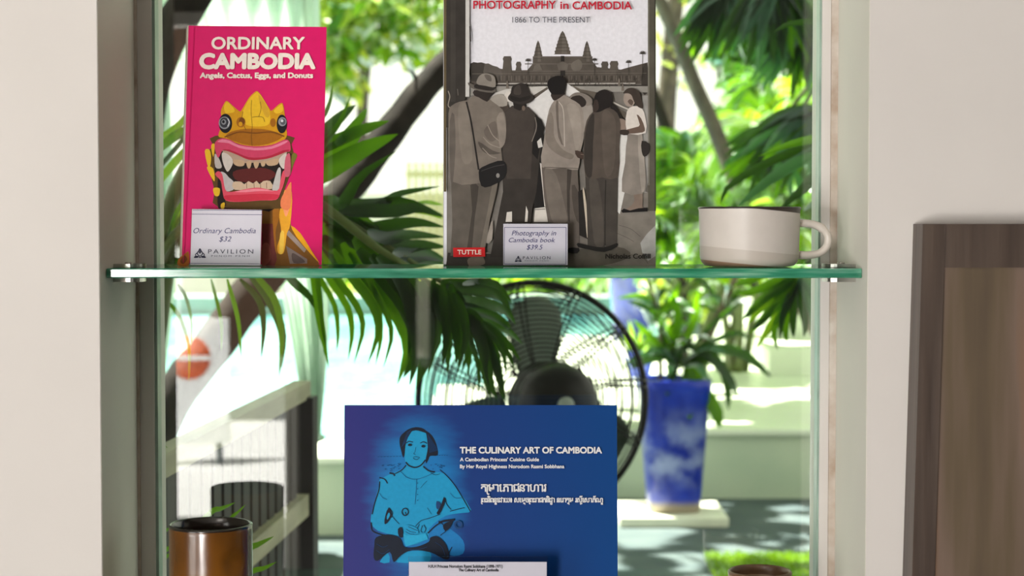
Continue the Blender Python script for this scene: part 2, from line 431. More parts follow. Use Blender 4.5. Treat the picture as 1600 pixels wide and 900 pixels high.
# ------------------------------------------------------------------ books, cards, cups
def book(name, label, B, lean, roll, tl, tr, bl, br, thick, cover_m, page_m, soft=True, shear=0.0, spine='left', htop=None):
    s = Sheet(B, lean, roll)
    q = [s.loc(*c) for c in (bl, br, tr, tl)]
    x0 = (q[0][0] + q[3][0]) / 2; x1 = (q[1][0] + q[2][0]) / 2; h = htop or (q[2][1] + q[3][1]) / 2
    root = thing(name, label, 'book', B, s.rot)
    c = .0006 if soft else .0028
    ov = 0 if soft else .003
    sh = lambda b, dx: [v.__setitem__(0, v[0] + dx * v[1] / thick) for v in b.v]
    MB().box((x0, 0, 0), (x1, c, h), bev=.0003).build('front_cover', cover_m, root, local=True)
    b = MB().box((x0 + (.0006 if spine == 'left' else ov), c, ov), (x1 - ov, thick - c, h - ov)); sh(b, shear); b.build('page_block', page_m, root, local=True)
    b = MB().box((x0, thick - c, 0), (x1, thick, h), bev=.0002); sh(b, shear); b.build('back_cover', cover_m, root, local=True)
    b = MB().box((x0 - .0004, .0, 0), (x0 + .0006, thick, h)); sh(b, shear); b.build('spine', cover_m if not shear else page_m, root, local=True)
    s.x0, s.x1, s.h = x0, x1, h
    return s, root
paper_m = mat('book_paper', (226, 218, 200), .8, .12, 90, stretch=(1, 40, 1), rgb2=(196, 186, 166))

# ---- pink paperback
pink = mat('pink_cover', (216, 0, 100), .34, .03, 90, spec=.2)
yb = 1.832
s, rt = book('paperback', 'bright pink paperback with a golden open-mouthed dragon head, leaning on the pane', (P(390, 414, yb).x, yb, S1 + .0012), math.radians(8.3), .0095,
             (297, 40), (513, 42), (280, 413), (500, 414), .0135, pink, paper_m, shear=-.004)
s.T = lambda x, y: (270 + x / 6.667, 300 + y / 6.667)
G = dict(gold=(205, 148, 18), goldhi=(228, 184, 38), golddk=(160, 98, 14), brown=(92, 66, 26), dark=(34, 20, 16), lip=(200, 62, 98), liphi=(222, 124, 152), lipdk=(172, 36, 60),
         tooth=(204, 194, 186), teeth=(190, 160, 128), black=(24, 24, 30), grey=(160, 162, 168))
I = lambda k: ink(*G[k])
s.poly([(470, 0), (470, 170), (930, 180), (930, 768), (1528, 768), (1500, 690), (1340, 450), (1230, 345), (1225, 0)], ink(126, 82, 26))
s.poly([(60, 700), (130, 640), (165, 625), (165, 765), (55, 765)], ink(176, 98, 24), 3)
s.poly([(75, 720), (120, 660), (150, 700), (110, 750)], ink(120, 60, 20), 3)
s.poly([(930, 330), (1040, 330), (1085, 700), (1060, 768), (930, 768)], ink(118, 52, 46))
s.poly([(930, 560), (1000, 540), (1020, 700), (930, 768)], ink(150, 78, 66), 3)
s.poly([(1180, 560), (1400, 700), (1400, 745), (1220, 748)], ink(156, 136, 130))
s.poly([(1240, 640), (1300, 660), (1380, 730), (1260, 740)], ink(110, 92, 88), 3)
s.poly([(1230, 350), (1330, 430), (1450, 620), (1528, 740), (1440, 650), (1290, 470)], ink(232, 164, 22), 2)
s.poly([(1170, 430), (1210, 400), (1390, 600), (1370, 632)], ink(176, 156, 146))
s.poly([(1190, 500), (1350, 640), (1420, 690), (1400, 700), (1220, 580)], ink(130, 82, 30))
s.poly([(1142, 0), (1240, 0), (1225, 330), (1190, 430), (1172, 560), (1150, 640), (1100, 640), (1090, 560), (1130, 420), (1108, 250), (1130, 120)], ink(240, 170, 44), 3)  # this and the next two strips paint a sun glint into the print
s.poly([(1160, 0), (1230, 0), (1220, 150), (1180, 260), (1150, 160)], ink(250, 160, 110), 3)
s.poly([(1120, 430), (1160, 420), (1150, 620), (1110, 630)], ink(250, 205, 80), 3)
s.poly([(1040, 200), (1090, 120), (1110, 260), (1070, 420), (1090, 640), (1060, 560)], ink(170, 106, 24), 3)
s.poly([(470, 40), (520, 100), (700, 150), (900, 140), (1060, 80), (1110, 40), (1070, 170), (1000, 205), (930, 190), (480, 175)], I('dark'))
s.poly([(650, 130), (900, 95), (915, 160), (700, 170)], ink(178, 160, 140), 2)
s.T = lambda x, y: (300 + x / 4.5, 130 + y / 4.5)
s.poly([(165, 370), (150, 440), (112, 480), (105, 530), (130, 640), (160, 760), (185, 870), (640, 880), (640, 790), (690, 640), (718, 530), (700, 430), (680, 370)], I('brown'), 3)
s.poly([(185, 640), (215, 760), (240, 860), (185, 875), (180, 780)], I('dark'), 2)
for q in ([(90, 478), (125, 470), (135, 540), (118, 600)], [(105, 590), (150, 600), (160, 690), (130, 650)], [(150, 740), (195, 740), (190, 790), (160, 790)], [(135, 440), (160, 430), (150, 520)], [(205, 850), (230, 840), (226, 880), (205, 880)]): s.poly(q, I('goldhi'), 3)
s.poly([(705, 500), (740, 508), (715, 570), (690, 650)], ink(112, 110, 40), 3)
s.poly([(655, 760), (690, 700), (700, 720), (690, 880), (630, 880), (625, 820)], ink(236, 130, 84), 3)
s.poly([(185, 370), (215, 280), (203, 205), (222, 152), (245, 125), (282, 155), (330, 195), (348, 190), (400, 105), (440, 64), (462, 58), (490, 90), (545, 180), (562, 192), (610, 150), (637, 142), (650, 200), (660, 300), (668, 365), (640, 405), (540, 445), (440, 445), (340, 430), (230, 388)], I('gold'), 3)
s.poly([(280, 340), (400, 320), (540, 330), (640, 370), (560, 420), (440, 440), (330, 420), (240, 378)], I('golddk'), 4)
s.poly([(400, 115), (450, 66), (465, 66), (500, 110), (545, 200), (540, 290), (440, 305), (370, 285), (352, 220)], I('goldhi'), 4)
s.poly([(470, 80), (520, 150), (548, 220), (520, 240), (480, 150)], ink(206, 160, 40), 3)
s.poly([(226, 165), (246, 132), (285, 165), (300, 200), (262, 212), (235, 210)], I('goldhi'), 3)
s.poly([(575, 195), (615, 158), (634, 150), (640, 195), (600, 215)], I('goldhi'), 3)
for q in ([(420, 120), (416, 200), (424, 300), (418, 380), (424, 442)], [(424, 240), (470, 236), (500, 242), (512, 272)], [(480, 130), (486, 180), (470, 238)], [(360, 200), (352, 260), (380, 330)]): s.line(q, 3.2, ink(86, 56, 14))
s.ell(345, 275, 32, 36, I('golddk')); s.ell(352, 268, 20, 26, ink(110, 62, 12)); s.ell(342, 288, 14, 16, I('gold'))
s.ell(570, 278, 20, 30, I('golddk'))
s.ell(236, 284, 47, 68, I('black')); s.ell(229, 280, 40, 44, I('grey')); s.ell(228, 278, 32, 36, ink(60, 62, 70)); s.ell(224, 274, 17, 19, I('grey')); s.ell(222, 272, 9, 11, I('black')); s.line([(252, 250), (262, 275), (252, 305)], 6, ink(215, 215, 220))
s.ell(632, 288, 36, 66, I('black')); s.ell(636, 272, 29, 32, I('grey')); s.ell(640, 272, 19, 22, ink(96, 98, 106)); s.ell(634, 266, 9, 10, ink(215, 215, 220))
s.line([(230, 380), (330, 345), (440, 352), (560, 345), (650, 375)], 9, ink(120, 70, 12))
s.poly([(160, 520), (185, 500), (220, 480), (660, 490), (690, 520), (690, 640), (640, 640), (620, 740), (260, 750), (205, 640), (165, 640)], I('dark'), 2)
s.poly([(160, 500), (185, 520), (210, 580), (200, 600), (165, 590)], ink(186, 176, 170), 3)
s.poly([(290, 625), (400, 600), (520, 600), (590, 640), (520, 692), (330, 692)], ink(88, 28, 26), 3)
s.poly([(215, 475), (300, 490), (420, 535), (540, 528), (650, 485), (668, 500), (600, 560), (440, 560), (330, 560), (250, 520)], ink(176, 150, 130), 2)
s.poly([(212, 492), (240, 494), (262, 508), (284, 535), (287, 570), (256, 622), (236, 604), (216, 548)], I('tooth'), 4)
s.poly([(640, 505), (664, 498), (668, 550), (648, 603), (622, 582), (612, 540)], I('tooth'), 4)
for q in ([(292, 540), (330, 540), (368, 550), (366, 580), (330, 586), (296, 570)], [(384, 552), (418, 552), (413, 590), (401, 602), (389, 588)], [(434, 556), (471, 556), (463, 592), (446, 600)], [(486, 556), (516, 552), (512, 582), (492, 586)], [(524, 552), (604, 532), (602, 572), (540, 582)]): s.poly(q, I('teeth'), 3)
s.poly([(200, 628), (232, 632), (262, 665), (292, 692), (302, 742), (240, 762), (214, 700)], ink(186, 180, 180), 3)
s.poly([(575, 700), (605, 602), (626, 612), (612, 752), (566, 752)], ink(190, 184, 182), 3)
s.poly([(288, 700), (320, 692), (350, 696), (370, 712), (398, 690), (430, 706), (455, 688), (477, 712), (502, 690), (552, 690), (562, 745), (430, 752), (300, 750)], ink(204, 178, 152), 2)
for x in (385, 437, 482, 525): s.line([(x, 700), (x + 2, 742)], 4, ink(120, 90, 70))
s.poly([(160, 440), (175, 405), (215, 388), (270, 400), (330, 430), (440, 445), (560, 435), (640, 402), (675, 400), (693, 430), (692, 480), (655, 486), (560, 525), (480, 540), (400, 540), (330, 510), (260, 480), (215, 476), (192, 522), (176, 512)], I('lip'), 3)
s.poly([(215, 470), (262, 468), (330, 496), (400, 522), (480, 524), (560, 508), (640, 474), (690, 470), (655, 488), (560, 525), (480, 540), (400, 540), (330, 510), (260, 482)], I('lipdk'), 2)
s.poly([(180, 412), (215, 396), (270, 407), (330, 438), (440, 456), (560, 446), (640, 413), (676, 407), (650, 428), (560, 464), (440, 474), (330, 456), (260, 424), (200, 418)], I('liphi'), 2)
s.poly([(165, 645), (185, 620), (215, 645), (236, 750), (282, 765), (400, 742), (480, 737), (600, 757), (622, 690), (640, 622), (662, 622), (650, 700), (620, 780), (590, 822), (480, 826), (340, 836), (240, 826), (216, 760), (205, 690)], ink(216, 78, 98), 3)
s.poly([(232, 792), (340, 786), (480, 778), (610, 786), (588, 818), (480, 824), (340, 833), (242, 823)], ink(200, 46, 70), 3)
s.poly([(300, 765), (400, 748), (480, 744), (580, 760), (480, 760), (380, 768)], ink(232, 132, 148), 3)
s.poly([(660, 520), (690, 500), (694, 640), (660, 660), (650, 620)], ink(196, 90, 110), 3)
s.build('dragon_picture', rt)
s.T = lambda x, y: (140 + x / 4, y / 4)
tx = ink(242, 228, 218)
s.text('ORDINARY', 765, 1342, 236, 308, tx, bold=.045); s.text('CAMBODIA', 693, 1406, 341, 428, tx, bold=.085)
s.text('Angels, Cactus, Eggs, and Donuts', 693, 1396, 458, 489, tx, bold=.075)
s.T = lambda x, y: (x, y)
s.line([(303.5, 44), (287, 411)], .7, ink(196, 0, 86))
s.build('title_lettering', rt)

# ---- large photography book
grey_cover = mat('photo_cover', (186, 184, 188), .32, .04, 300, spec=.4)
yb = 1.836
s, rt = book('photography_book', 'tall book with a sepia temple photograph of people seen from behind, red publisher label', (P(858, 415, yb).x, yb, S1 + .0008), math.radians(3.2), 0.0,
             (693.5, 0), (1024.5, 0), (693, 415), (1024, 415), .022, grey_cover, paper_m, soft=False, htop=.283)
tp = s.loc(800, 0)[1]; H = s.h
def full(x0, x1, m, ytop=None, ybot=416):
    a = s.loc(x0, 300)[0]; b = s.loc(x1, 300)[0]; t = H - .0006 if ytop is None else s.loc(800, ytop)[1]; z = .0006 if ybot > 415 else s.loc(800, ybot)[1]
    s.flat([(a, z), (b, z), (b, t), (a, t)], [[0, 1, 2], [0, 2, 3]], m)
A5 = lambda x, y: (660 + x / 4, y / 4); A6 = lambda x, y: (660 + x / 4, 220 + y / 4); ID = lambda x, y: (x, y)
full(693.8, 1024, ink(226, 225, 232)); full(698, 1024, ink(140, 134, 126), 128)
s.T = A5
stone = ink(98, 90, 82); stone2 = ink(118, 110, 101); stone3 = ink(72, 66, 60)
s.poly([(300, 402), (330, 394), (370, 390), (430, 408), (480, 428), (560, 440), (660, 438), (700, 425), (1100, 420), (1240, 435), (1300, 418), (1350, 405), (1408, 390), (1408, 525), (300, 525)], stone)
s.poly([(300, 398), (345, 392), (385, 396), (395, 460), (380, 500), (300, 505)], stone3, 2); s.poly([(390, 398), (440, 410), (490, 432), (490, 500), (390, 500)], ink(104, 97, 90), 2)
s.poly([(1375, 430), (1408, 400), (1408, 580), (1370, 570)], stone3, 2)
def tower(cx, top, bot, w, m, n=6):
    h = bot - top; L = []; R = []
    for i in range(n + 1):
        t = i / n; y = top + h * t; ww = w * (t ** .72)
        if i: L += [(cx - ww * .86, y - h * .03), (cx - ww, y)]; R += [(cx + ww * .86, y - h * .03), (cx + ww, y)]
    s.poly([(cx, top)] + R + L[::-1], m)
    s.poly([(cx - w * .03, top + 8), (cx + w * .35, top + h * .4), (cx + w * .5, bot - 4), (cx - w * .1, bot - 4)], stone2)
    for i in range(1, n): y = top + h * i / n; ww = w * (i / n) ** .72 * .8; s.line([(cx - ww, y), (cx + ww, y)], 3, stone3)
s.poly([(690, 352), (1062, 352), (1064, 385), (1092, 420), (1100, 445), (650, 445), (690, 398)], stone)
tower(876, 192, 340, 56, ink(106, 97, 88), 7); tower(723, 252, 390, 36, stone); tower(1028, 255, 390, 36, stone)
for x0, x1, y0 in ((500, 560, 352), (581, 620, 386), (1114, 1164, 385), (1168, 1226, 382)):
    s.poly([(x0, 442), (x0 + 6, y0 + 30), (x0 + 2, y0 + 16), (x0 + 10, y0), (x1 - 8, y0), (x1 - 1, y0 + 18), (x1 - 6, y0 + 34), (x1, 442)], stone)
s.line([(690, 356), (1062, 356)], 5, stone2); s.line([(640, 400), (1100, 400)], 6, stone2); s.line([(560, 446), (1240, 444)], 5, stone2); s.line([(310, 462), (1400, 458)], 4, ink(120, 112, 102))
s.poly([(865, 350), (887, 350), (887, 385), (865, 385)], ink(46, 42, 38)); s.poly([(840, 400), (876, 385), (912, 400), (905, 440), (850, 440)], stone2); s.poly([(862, 442), (892, 442), (892, 478), (862, 478)], ink(50, 46, 42))
s.poly([(700, 410), (730, 395), (750, 440), (690, 445)], stone2); s.poly([(930, 400), (975, 372), (1000, 400), (985, 440), (940, 440)], ink(120, 112, 103), 3)
for i in range(58): x = 480 + i * 15.6; s.line([(x, 474), (x, 506)], 4, ink(126, 117, 107) if i % 3 else stone3)
s.line([(470, 524), (780, 522)], 5, ink(196, 190, 182)); s.line([(900, 524), (1330, 522)], 5, ink(196, 190, 182)); s.line([(440, 536), (1400, 536)], 8, ink(60, 55, 50))
s.poly([(300, 540), (1408, 540), (1408, 580), (1240, 575), (1000, 578), (450, 572), (300, 600)], ink(170, 166, 158))
s.poly([(420, 610), (520, 560), (700, 545), (790, 545), (700, 600), (640, 700), (420, 700)], ink(196, 192, 186), 2)
s.poly([(885, 522), (912, 528), (980, 575), (1070, 660), (1000, 900), (720, 900), (632, 692), (700, 620), (785, 556)], ink(216, 214, 212))
s.poly([(690, 600), (780, 545), (785, 558), (700, 618)], ink(104, 95, 85)); s.poly([(930, 532), (990, 560), (1075, 575), (1180, 655), (1260, 700), (1300, 730), (1260, 740), (1150, 670), (1040, 600), (975, 572)], ink(112, 103, 92)); s.line([(1190, 640), (1240, 665), (1300, 690)], 10, ink(190, 184, 174))
for x, y, w in ((1375, 335, 20), (1287, 390, 18), (1075, 376, 16), (660, 380, 18)):
    s.line([(x, y), (x - 1, 470)], 3, stone3)
    for i in range(9): a = math.pi * (i / 8); s.line([(x, y + 4), (x + w * math.cos(a), y - w * .9 * math.sin(a) + 3)], 4, stone3)
for x, y in ((530, 505), (1228, 490), (1250, 520)): s.poly([(x - 8, y + 50), (x - 4, y + 10), (x, y), (x + 5, y + 12), (x + 10, y + 50)], ink(130, 120, 110))
for k in range(70):
    random.seed(k); x = random.uniform(620, 1360); y = random.uniform(490, 532); s.line([(x, y), (x + random.uniform(-2, 2), y + random.uniform(8, 18))], 3.5, random.choice([stone3, stone2, ink(60, 55, 50)]))
s.T = ID
s.poly([(934, 300), (1024, 300), (1024, 415.5), (720, 415.5), (720, 395), (890, 392)], ink(138, 131, 122))
s.poly([(700, 395), (880, 400), (930, 415.5), (697, 415.5)], ink(66, 61, 56)); s.poly([(880, 395), (960, 385), (985, 400), (940, 415.5), (880, 415.5)], ink(104, 97, 87), 3)
s.poly([(1000, 380), (1010, 366), (1024, 352), (1024, 400), (1012, 408), (1003, 395)], ink(182, 180, 176))
for q in ([(966, 352), (985, 358), (1000, 370)], [(962, 364), (980, 372), (990, 378)], [(985, 398), (1005, 404), (1012, 412)]): s.line(q, .6, ink(92, 86, 78))
s.poly([(966, 205), (980, 205), (978, 290), (968, 335), (963, 330)], ink(212, 210, 206)); s.poly([(1003, 150), (1013, 150), (1016, 300), (1005, 302)], ink(170, 167, 162))
s.poly([(1008, 300), (1024, 240), (1024, 305)], ink(112, 106, 98)); full(1012, 1024.3, ink(96, 92, 80), None, 330); full(1012, 1014.2, ink(132, 128, 116), None, 290); full(1022.5, 1024.4, ink(58, 55, 46), None, 330)
full(697.5, 727.5, ink(62, 57, 52), None, 200); full(727.5, 733.5, ink(198, 196, 192), None, 152); full(693.6, 697.5, ink(108, 94, 66), None, 300); full(704, 712, ink(72, 67, 61), None, 160)
s.line([(734, 42), (735.5, 56), (735.8, 66)], 1.4, ink(52, 48, 44)); s.line([(700.5, 143), (703, 152), (700.5, 165), (704, 170)], 1.5, ink(170, 160, 148)); s.line([(715, 140), (716, 150)], 1.2, ink(120, 112, 104))
# far people between the shoulders
s.poly([(762, 172), (770, 158), (784, 156), (794, 165), (796, 180), (780, 182)], ink(78, 68, 60), 3); s.poly([(788, 150), (793, 143), (799, 146), (800, 160), (790, 158)], ink(206, 200, 192), 3)
s.poly([(766, 155), (778, 148), (790, 152), (792, 166), (770, 166)], ink(176, 168, 158), 3)
# second man: dark hat, dark suit
dk = ink(74, 66, 60)
s.poly([(848, 200), (852, 230), (849, 262), (856, 324), (834, 326), (833, 250)], ink(30, 27, 25))
s.poly([(786, 178), (800, 166), (825, 168), (838, 180), (848, 194), (846, 222), (843, 250), (838, 300), (832, 325), (824, 400), (800, 402), (766, 402), (774, 360), (786, 300), (784, 240)], ink(58, 52, 47))
s.poly([(786, 178), (800, 167), (825, 169), (836, 180), (832, 222), (829, 280), (792, 280), (786, 240)], dk)
s.poly([(836, 180), (846, 188), (851, 201), (846, 216), (840, 250), (831, 240), (832, 220), (839, 205)], ink(30, 27, 25)); s.line([(836, 184), (838, 200), (831, 222)], 1.2, ink(150, 140, 130))
s.poly([(801, 158), (820, 160), (822, 168), (812, 174), (803, 170)], ink(40, 34, 31)); s.ell(818, 170, 2.6, 4, ink(120, 104, 92))
s.poly([(795, 157), (794, 152), (798, 146), (800, 137), (808, 132), (816, 131), (824, 135), (828, 145), (833, 150), (834, 156), (826, 162), (814, 164), (804, 162)], ink(52, 46, 42), 3)
s.poly([(799, 150), (812, 154), (828, 150), (827, 156), (812, 160), (798, 156)], ink(36, 31, 28), 2); s.poly([(804, 138), (812, 134), (814, 148), (803, 148)], ink(76, 68, 62), 3)
for q in ([(792, 332), (800, 331), (800, 347), (790, 347)], [(822, 322), (825, 331), (824, 347), (820, 347)], [(836, 326), (852, 324), (857, 347), (834, 347)]): s.poly(q, ink(206, 200, 192))
s.poly([(843.5, 255), (846.5, 257), (854, 324), (850.5, 323)], ink(206, 200, 192)); s.poly([(839, 222), (845, 216), (848, 230), (841, 232)], ink(200, 196, 190))
s.line([(836, 328), (852, 327)], 1, ink(80, 72, 66))
# first man: light hat, light suit, strap and bag
lt = ink(132, 122, 112)
s.poly([(705, 280), (740, 285), (764, 290), (782, 262), (776, 300), (764, 350), (757, 398), (752, 415.3), (733, 415.3), (735, 402), (704, 400), (707, 350)], ink(104, 96, 87))
s.poly([(735, 290), (748, 292), (742, 340), (736, 402), (728, 402), (738, 330)], ink(74, 67, 60), 2); s.poly([(770, 285), (779, 278), (766, 340), (756, 400), (748, 400), (762, 330)], ink(126, 117, 106), 2)
s.poly([(732, 404), (752, 400), (758, 412), (745, 415.4), (733, 415.4)], ink(128, 116, 104), 3)
s.poly([(701, 178), (706, 166), (718, 160), (732, 157), (742, 150), (757, 151), (770, 160), (785, 172), (790, 185), (791, 205), (789, 224), (783, 232), (785, 255), (780, 262), (762, 282), (740, 288), (706, 284), (702, 235)], lt, 2)
s.poly([(776, 185), (786, 176), (791, 205), (788, 226), (781, 232), (779, 212)], ink(156, 145, 134), 2); s.poly([(703, 190), (710, 180), (712, 230), (708, 284), (704, 280)], ink(106, 98, 90), 2)
s.poly([(716, 170), (730, 166), (735, 200), (738, 250), (722, 250)], ink(142, 132, 121), 3); s.poly([(748, 222), (770, 236), (783, 240), (764, 242), (752, 234)], ink(96, 88, 80), 3); s.poly([(756, 205), (774, 190), (777, 215), (766, 222)], ink(116, 106, 97), 3)
for q in ([(762, 196), (770, 212), (781, 222)], [(755, 215), (766, 226), (782, 232)], [(754, 232), (766, 244), (776, 248)]): s.line(q, 1.2, ink(164, 153, 141))
s.poly([(741, 142), (769, 144), (766, 153), (761, 160), (748, 153), (741, 150)], ink(50, 42, 38), 2)
s.poly([(731, 130), (742, 134), (758, 139), (775, 141), (770, 146), (750, 143.5), (736, 138)], ink(112, 105, 97), 2)
s.poly([(741, 138), (745, 132), (773, 136), (773, 140), (768, 143), (752, 141)], ink(46, 40, 36), 2); s.poly([(745, 132), (748, 121), (756, 116), (766, 117), (773, 122), (774, 137), (758, 135)], ink(152, 144, 134), 3); s.poly([(757, 118), (766, 119), (768, 128), (761, 126)], ink(112, 104, 96), 3)
s.line([(729, 160), (737, 195), (748, 266)], 2.6, ink(38, 33, 30))
s.poly([(748, 270), (753, 262), (778, 252), (789, 254), (792, 264), (788, 279), (766, 292), (752, 291)], ink(26, 24, 24), 2); s.ell(778, 275, 2.8, 3.6, ink(150, 146, 142)); s.line([(752, 268), (772, 261), (788, 258)], .9, ink(72, 68, 66))
s.poly([(765, 355), (770, 345), (769, 375), (760, 380)], ink(170, 160, 150), 2)
# people behind the centre pair
s.poly([(905, 170), (920, 162), (926, 170), (922, 195), (905, 210)], ink(172, 163, 154), 2); s.poly([(889, 154), (898, 146), (912, 147), (924, 155), (924, 164), (914, 166), (906, 156)], ink(150, 140, 131), 3); s.poly([(891, 155), (905, 150), (915, 158), (914, 166), (905, 168)], ink(54, 46, 42), 3)
s.poly([(952, 165), (962, 168), (972, 185), (978, 195), (968, 200)], ink(40, 35, 32), 2); s.poly([(968, 186), (980, 192), (976, 205), (968, 203)], ink(150, 132, 120), 2)
# third man, bareheaded, light jacket
s.poly([(846, 262), (902, 262), (904, 300), (906, 352), (904, 392), (888, 393), (887, 350), (856, 348), (850, 310)], ink(108, 99, 91)); s.poly([(850, 268), (868, 272), (884, 330), (884, 348), (862, 345)], ink(126, 116, 107), 3); s.poly([(886, 266), (893, 266), (890, 300), (890, 348), (886, 330)], ink(70, 63, 57), 2); s.poly([(893, 290), (903, 300), (905, 350), (896, 330)], ink(84, 76, 69), 2)
s.poly([(846, 262), (849, 225), (853, 195), (858, 172), (866, 158), (880, 149), (892, 156), (905, 164), (911, 178), (912, 215), (906, 240), (903, 266), (880, 263)], ink(164, 153, 143), 2)
s.poly([(852, 200), (860, 176), (865, 190), (866, 215), (880, 235), (896, 243), (890, 250), (868, 240), (854, 225)], ink(142, 131, 121), 3); s.poly([(868, 165), (872, 160), (873, 200), (880, 228), (872, 215)], ink(120, 110, 101), 2); s.poly([(886, 165), (904, 170), (908, 215), (900, 236), (893, 200)], ink(174, 163, 152), 3); s.line([(873, 160), (880, 175), (882, 230)], 1.0, ink(190, 180, 170)); s.line([(850, 262), (903, 264)], 1, ink(90, 82, 75))
s.poly([(898, 236), (908, 238), (918, 243), (916, 250), (902, 247)], ink(78, 62, 54), 2); s.line([(907, 242), (916, 243)], .8, ink(150, 130, 118))
s.poly([(861, 146), (882, 146), (880, 150), (868, 158), (863, 156)], ink(58, 48, 43), 2)
s.poly([(855, 133), (858, 125), (868, 120), (878, 121), (884, 128), (883, 142), (880, 148), (868, 149), (862, 148), (857, 141)], ink(28, 24, 23), 3)
s.poly([(903, 300), (911, 296), (918, 345), (920, 375), (905, 368)], ink(40, 36, 33)); s.poly([(910, 298), (913, 300), (920, 356), (917, 372), (914, 340)], ink(190, 178, 160), 2)
s.poly([(888, 388), (904, 388), (902, 396), (888, 395)], ink(26, 23, 22), 2)
# fourth man, dark suit
s.poly([(914, 276), (965, 276), (964, 330), (963, 384), (946, 386), (944, 345), (944, 390), (918, 388), (917, 345)], ink(74, 68, 62)); s.poly([(920, 282), (934, 284), (942, 340), (942, 384), (928, 380)], ink(88, 81, 74), 2); s.line([(946, 282), (945, 330), (945, 384)], 1.6, ink(46, 42, 38))
s.poly([(902, 380), (920, 384), (944, 387), (963, 380), (963, 386), (944, 394), (918, 390), (903, 386)], ink(34, 31, 29), 2)
s.poly([(914, 277), (912, 220), (916, 190), (926, 176), (938, 170), (952, 170), (964, 178), (969, 196), (967, 230), (965, 278), (940, 278)], ink(92, 82, 74), 2); s.poly([(914, 270), (913, 222), (918, 192), (928, 180), (926, 230), (924, 276)], ink(60, 54, 49), 3); s.poly([(940, 180), (955, 178), (962, 200), (958, 265), (944, 270)], ink(102, 92, 83), 3)
s.poly([(926, 172), (927, 158), (932, 146), (944, 141), (954, 146), (957, 156), (955, 166), (946, 171), (936, 176), (928, 176)], ink(36, 31, 29), 3); s.poly([(926, 172), (928, 158), (933, 158), (935, 170), (930, 176)], ink(70, 58, 52), 3)
# woman at the right
s.poly([(989, 300), (1003, 300), (1003, 324), (1007, 328), (976, 331), (985, 322), (991, 314)], ink(146, 128, 115), 2); s.poly([(970, 330), (974, 326.5), (984, 329.5), (997, 326), (1011, 325), (1011, 331), (972, 333)], ink(26, 23, 22))
s.poly([(981, 209), (1002, 209), (1006, 250), (1009, 285), (1003, 303), (971, 300), (976, 255)], ink(152, 143, 134), 2); s.poly([(996, 212), (1003, 212), (1008, 285), (1002, 301), (998, 260)], ink(174, 165, 155), 2)
s.poly([(1002, 221), (1014, 226), (1013, 240), (1006, 246), (1002, 238)], ink(50, 45, 42), 2)
s.poly([(979, 175), (988, 167), (1002, 170), (1008, 186), (1008, 209), (983, 210), (977, 196)], ink(208, 201, 194), 2); s.poly([(994, 180), (1001, 186), (1007, 202), (1003, 208), (978, 210), (971, 206), (992, 200), (999, 196)], ink(118, 98, 86), 2); s.poly([(969, 204), (982, 205), (980, 212), (969, 211)], ink(64, 54, 48), 2)
s.poly([(974, 152), (978, 144), (986, 145), (992, 155), (990, 164), (985, 168), (978, 166), (974, 160)], ink(176, 160, 148), 3); s.poly([(980, 160), (984, 156), (989, 160), (986, 166)], ink(110, 94, 84), 2)
s.poly([(973, 147), (979, 140), (988, 139), (997, 144), (1001, 154), (1004, 170), (996, 168), (990, 160), (986, 150), (980, 147)], ink(70, 60, 53), 3)
s.build('photograph_print', rt)
red = ink(188, 30, 52); s.T = A5
s.text('PHOTOGRAPHY', 320, 832, 13, 61, red, bold=.035); s.text('in', 862, 912, 16, 62, red, bold=.035); s.text('CAMBODIA', 938, 1306, 18, 65, red, bold=.035)
s.text('1866 TO THE PRESENT', 562, 1045, 113, 148, ink(86, 86, 100), bold=.0)
s.build('title_lettering', rt)
s.T = A6
s.text('Nicholas Coffill', 1142, 1420, 708, 737, ink(34, 30, 28), bold=.03)
s.build('author_lettering', rt)
s.T = A6; s.poly([(193, 670), (392, 668), (393, 725), (195, 728)], ink(206, 30, 34)); s.text('TUTTLE', 221, 368, 684, 711, ink(240, 226, 216), bold=.03)
o = s.build('publisher_label', rt); o['label'] = 'red publisher label with white capitals'

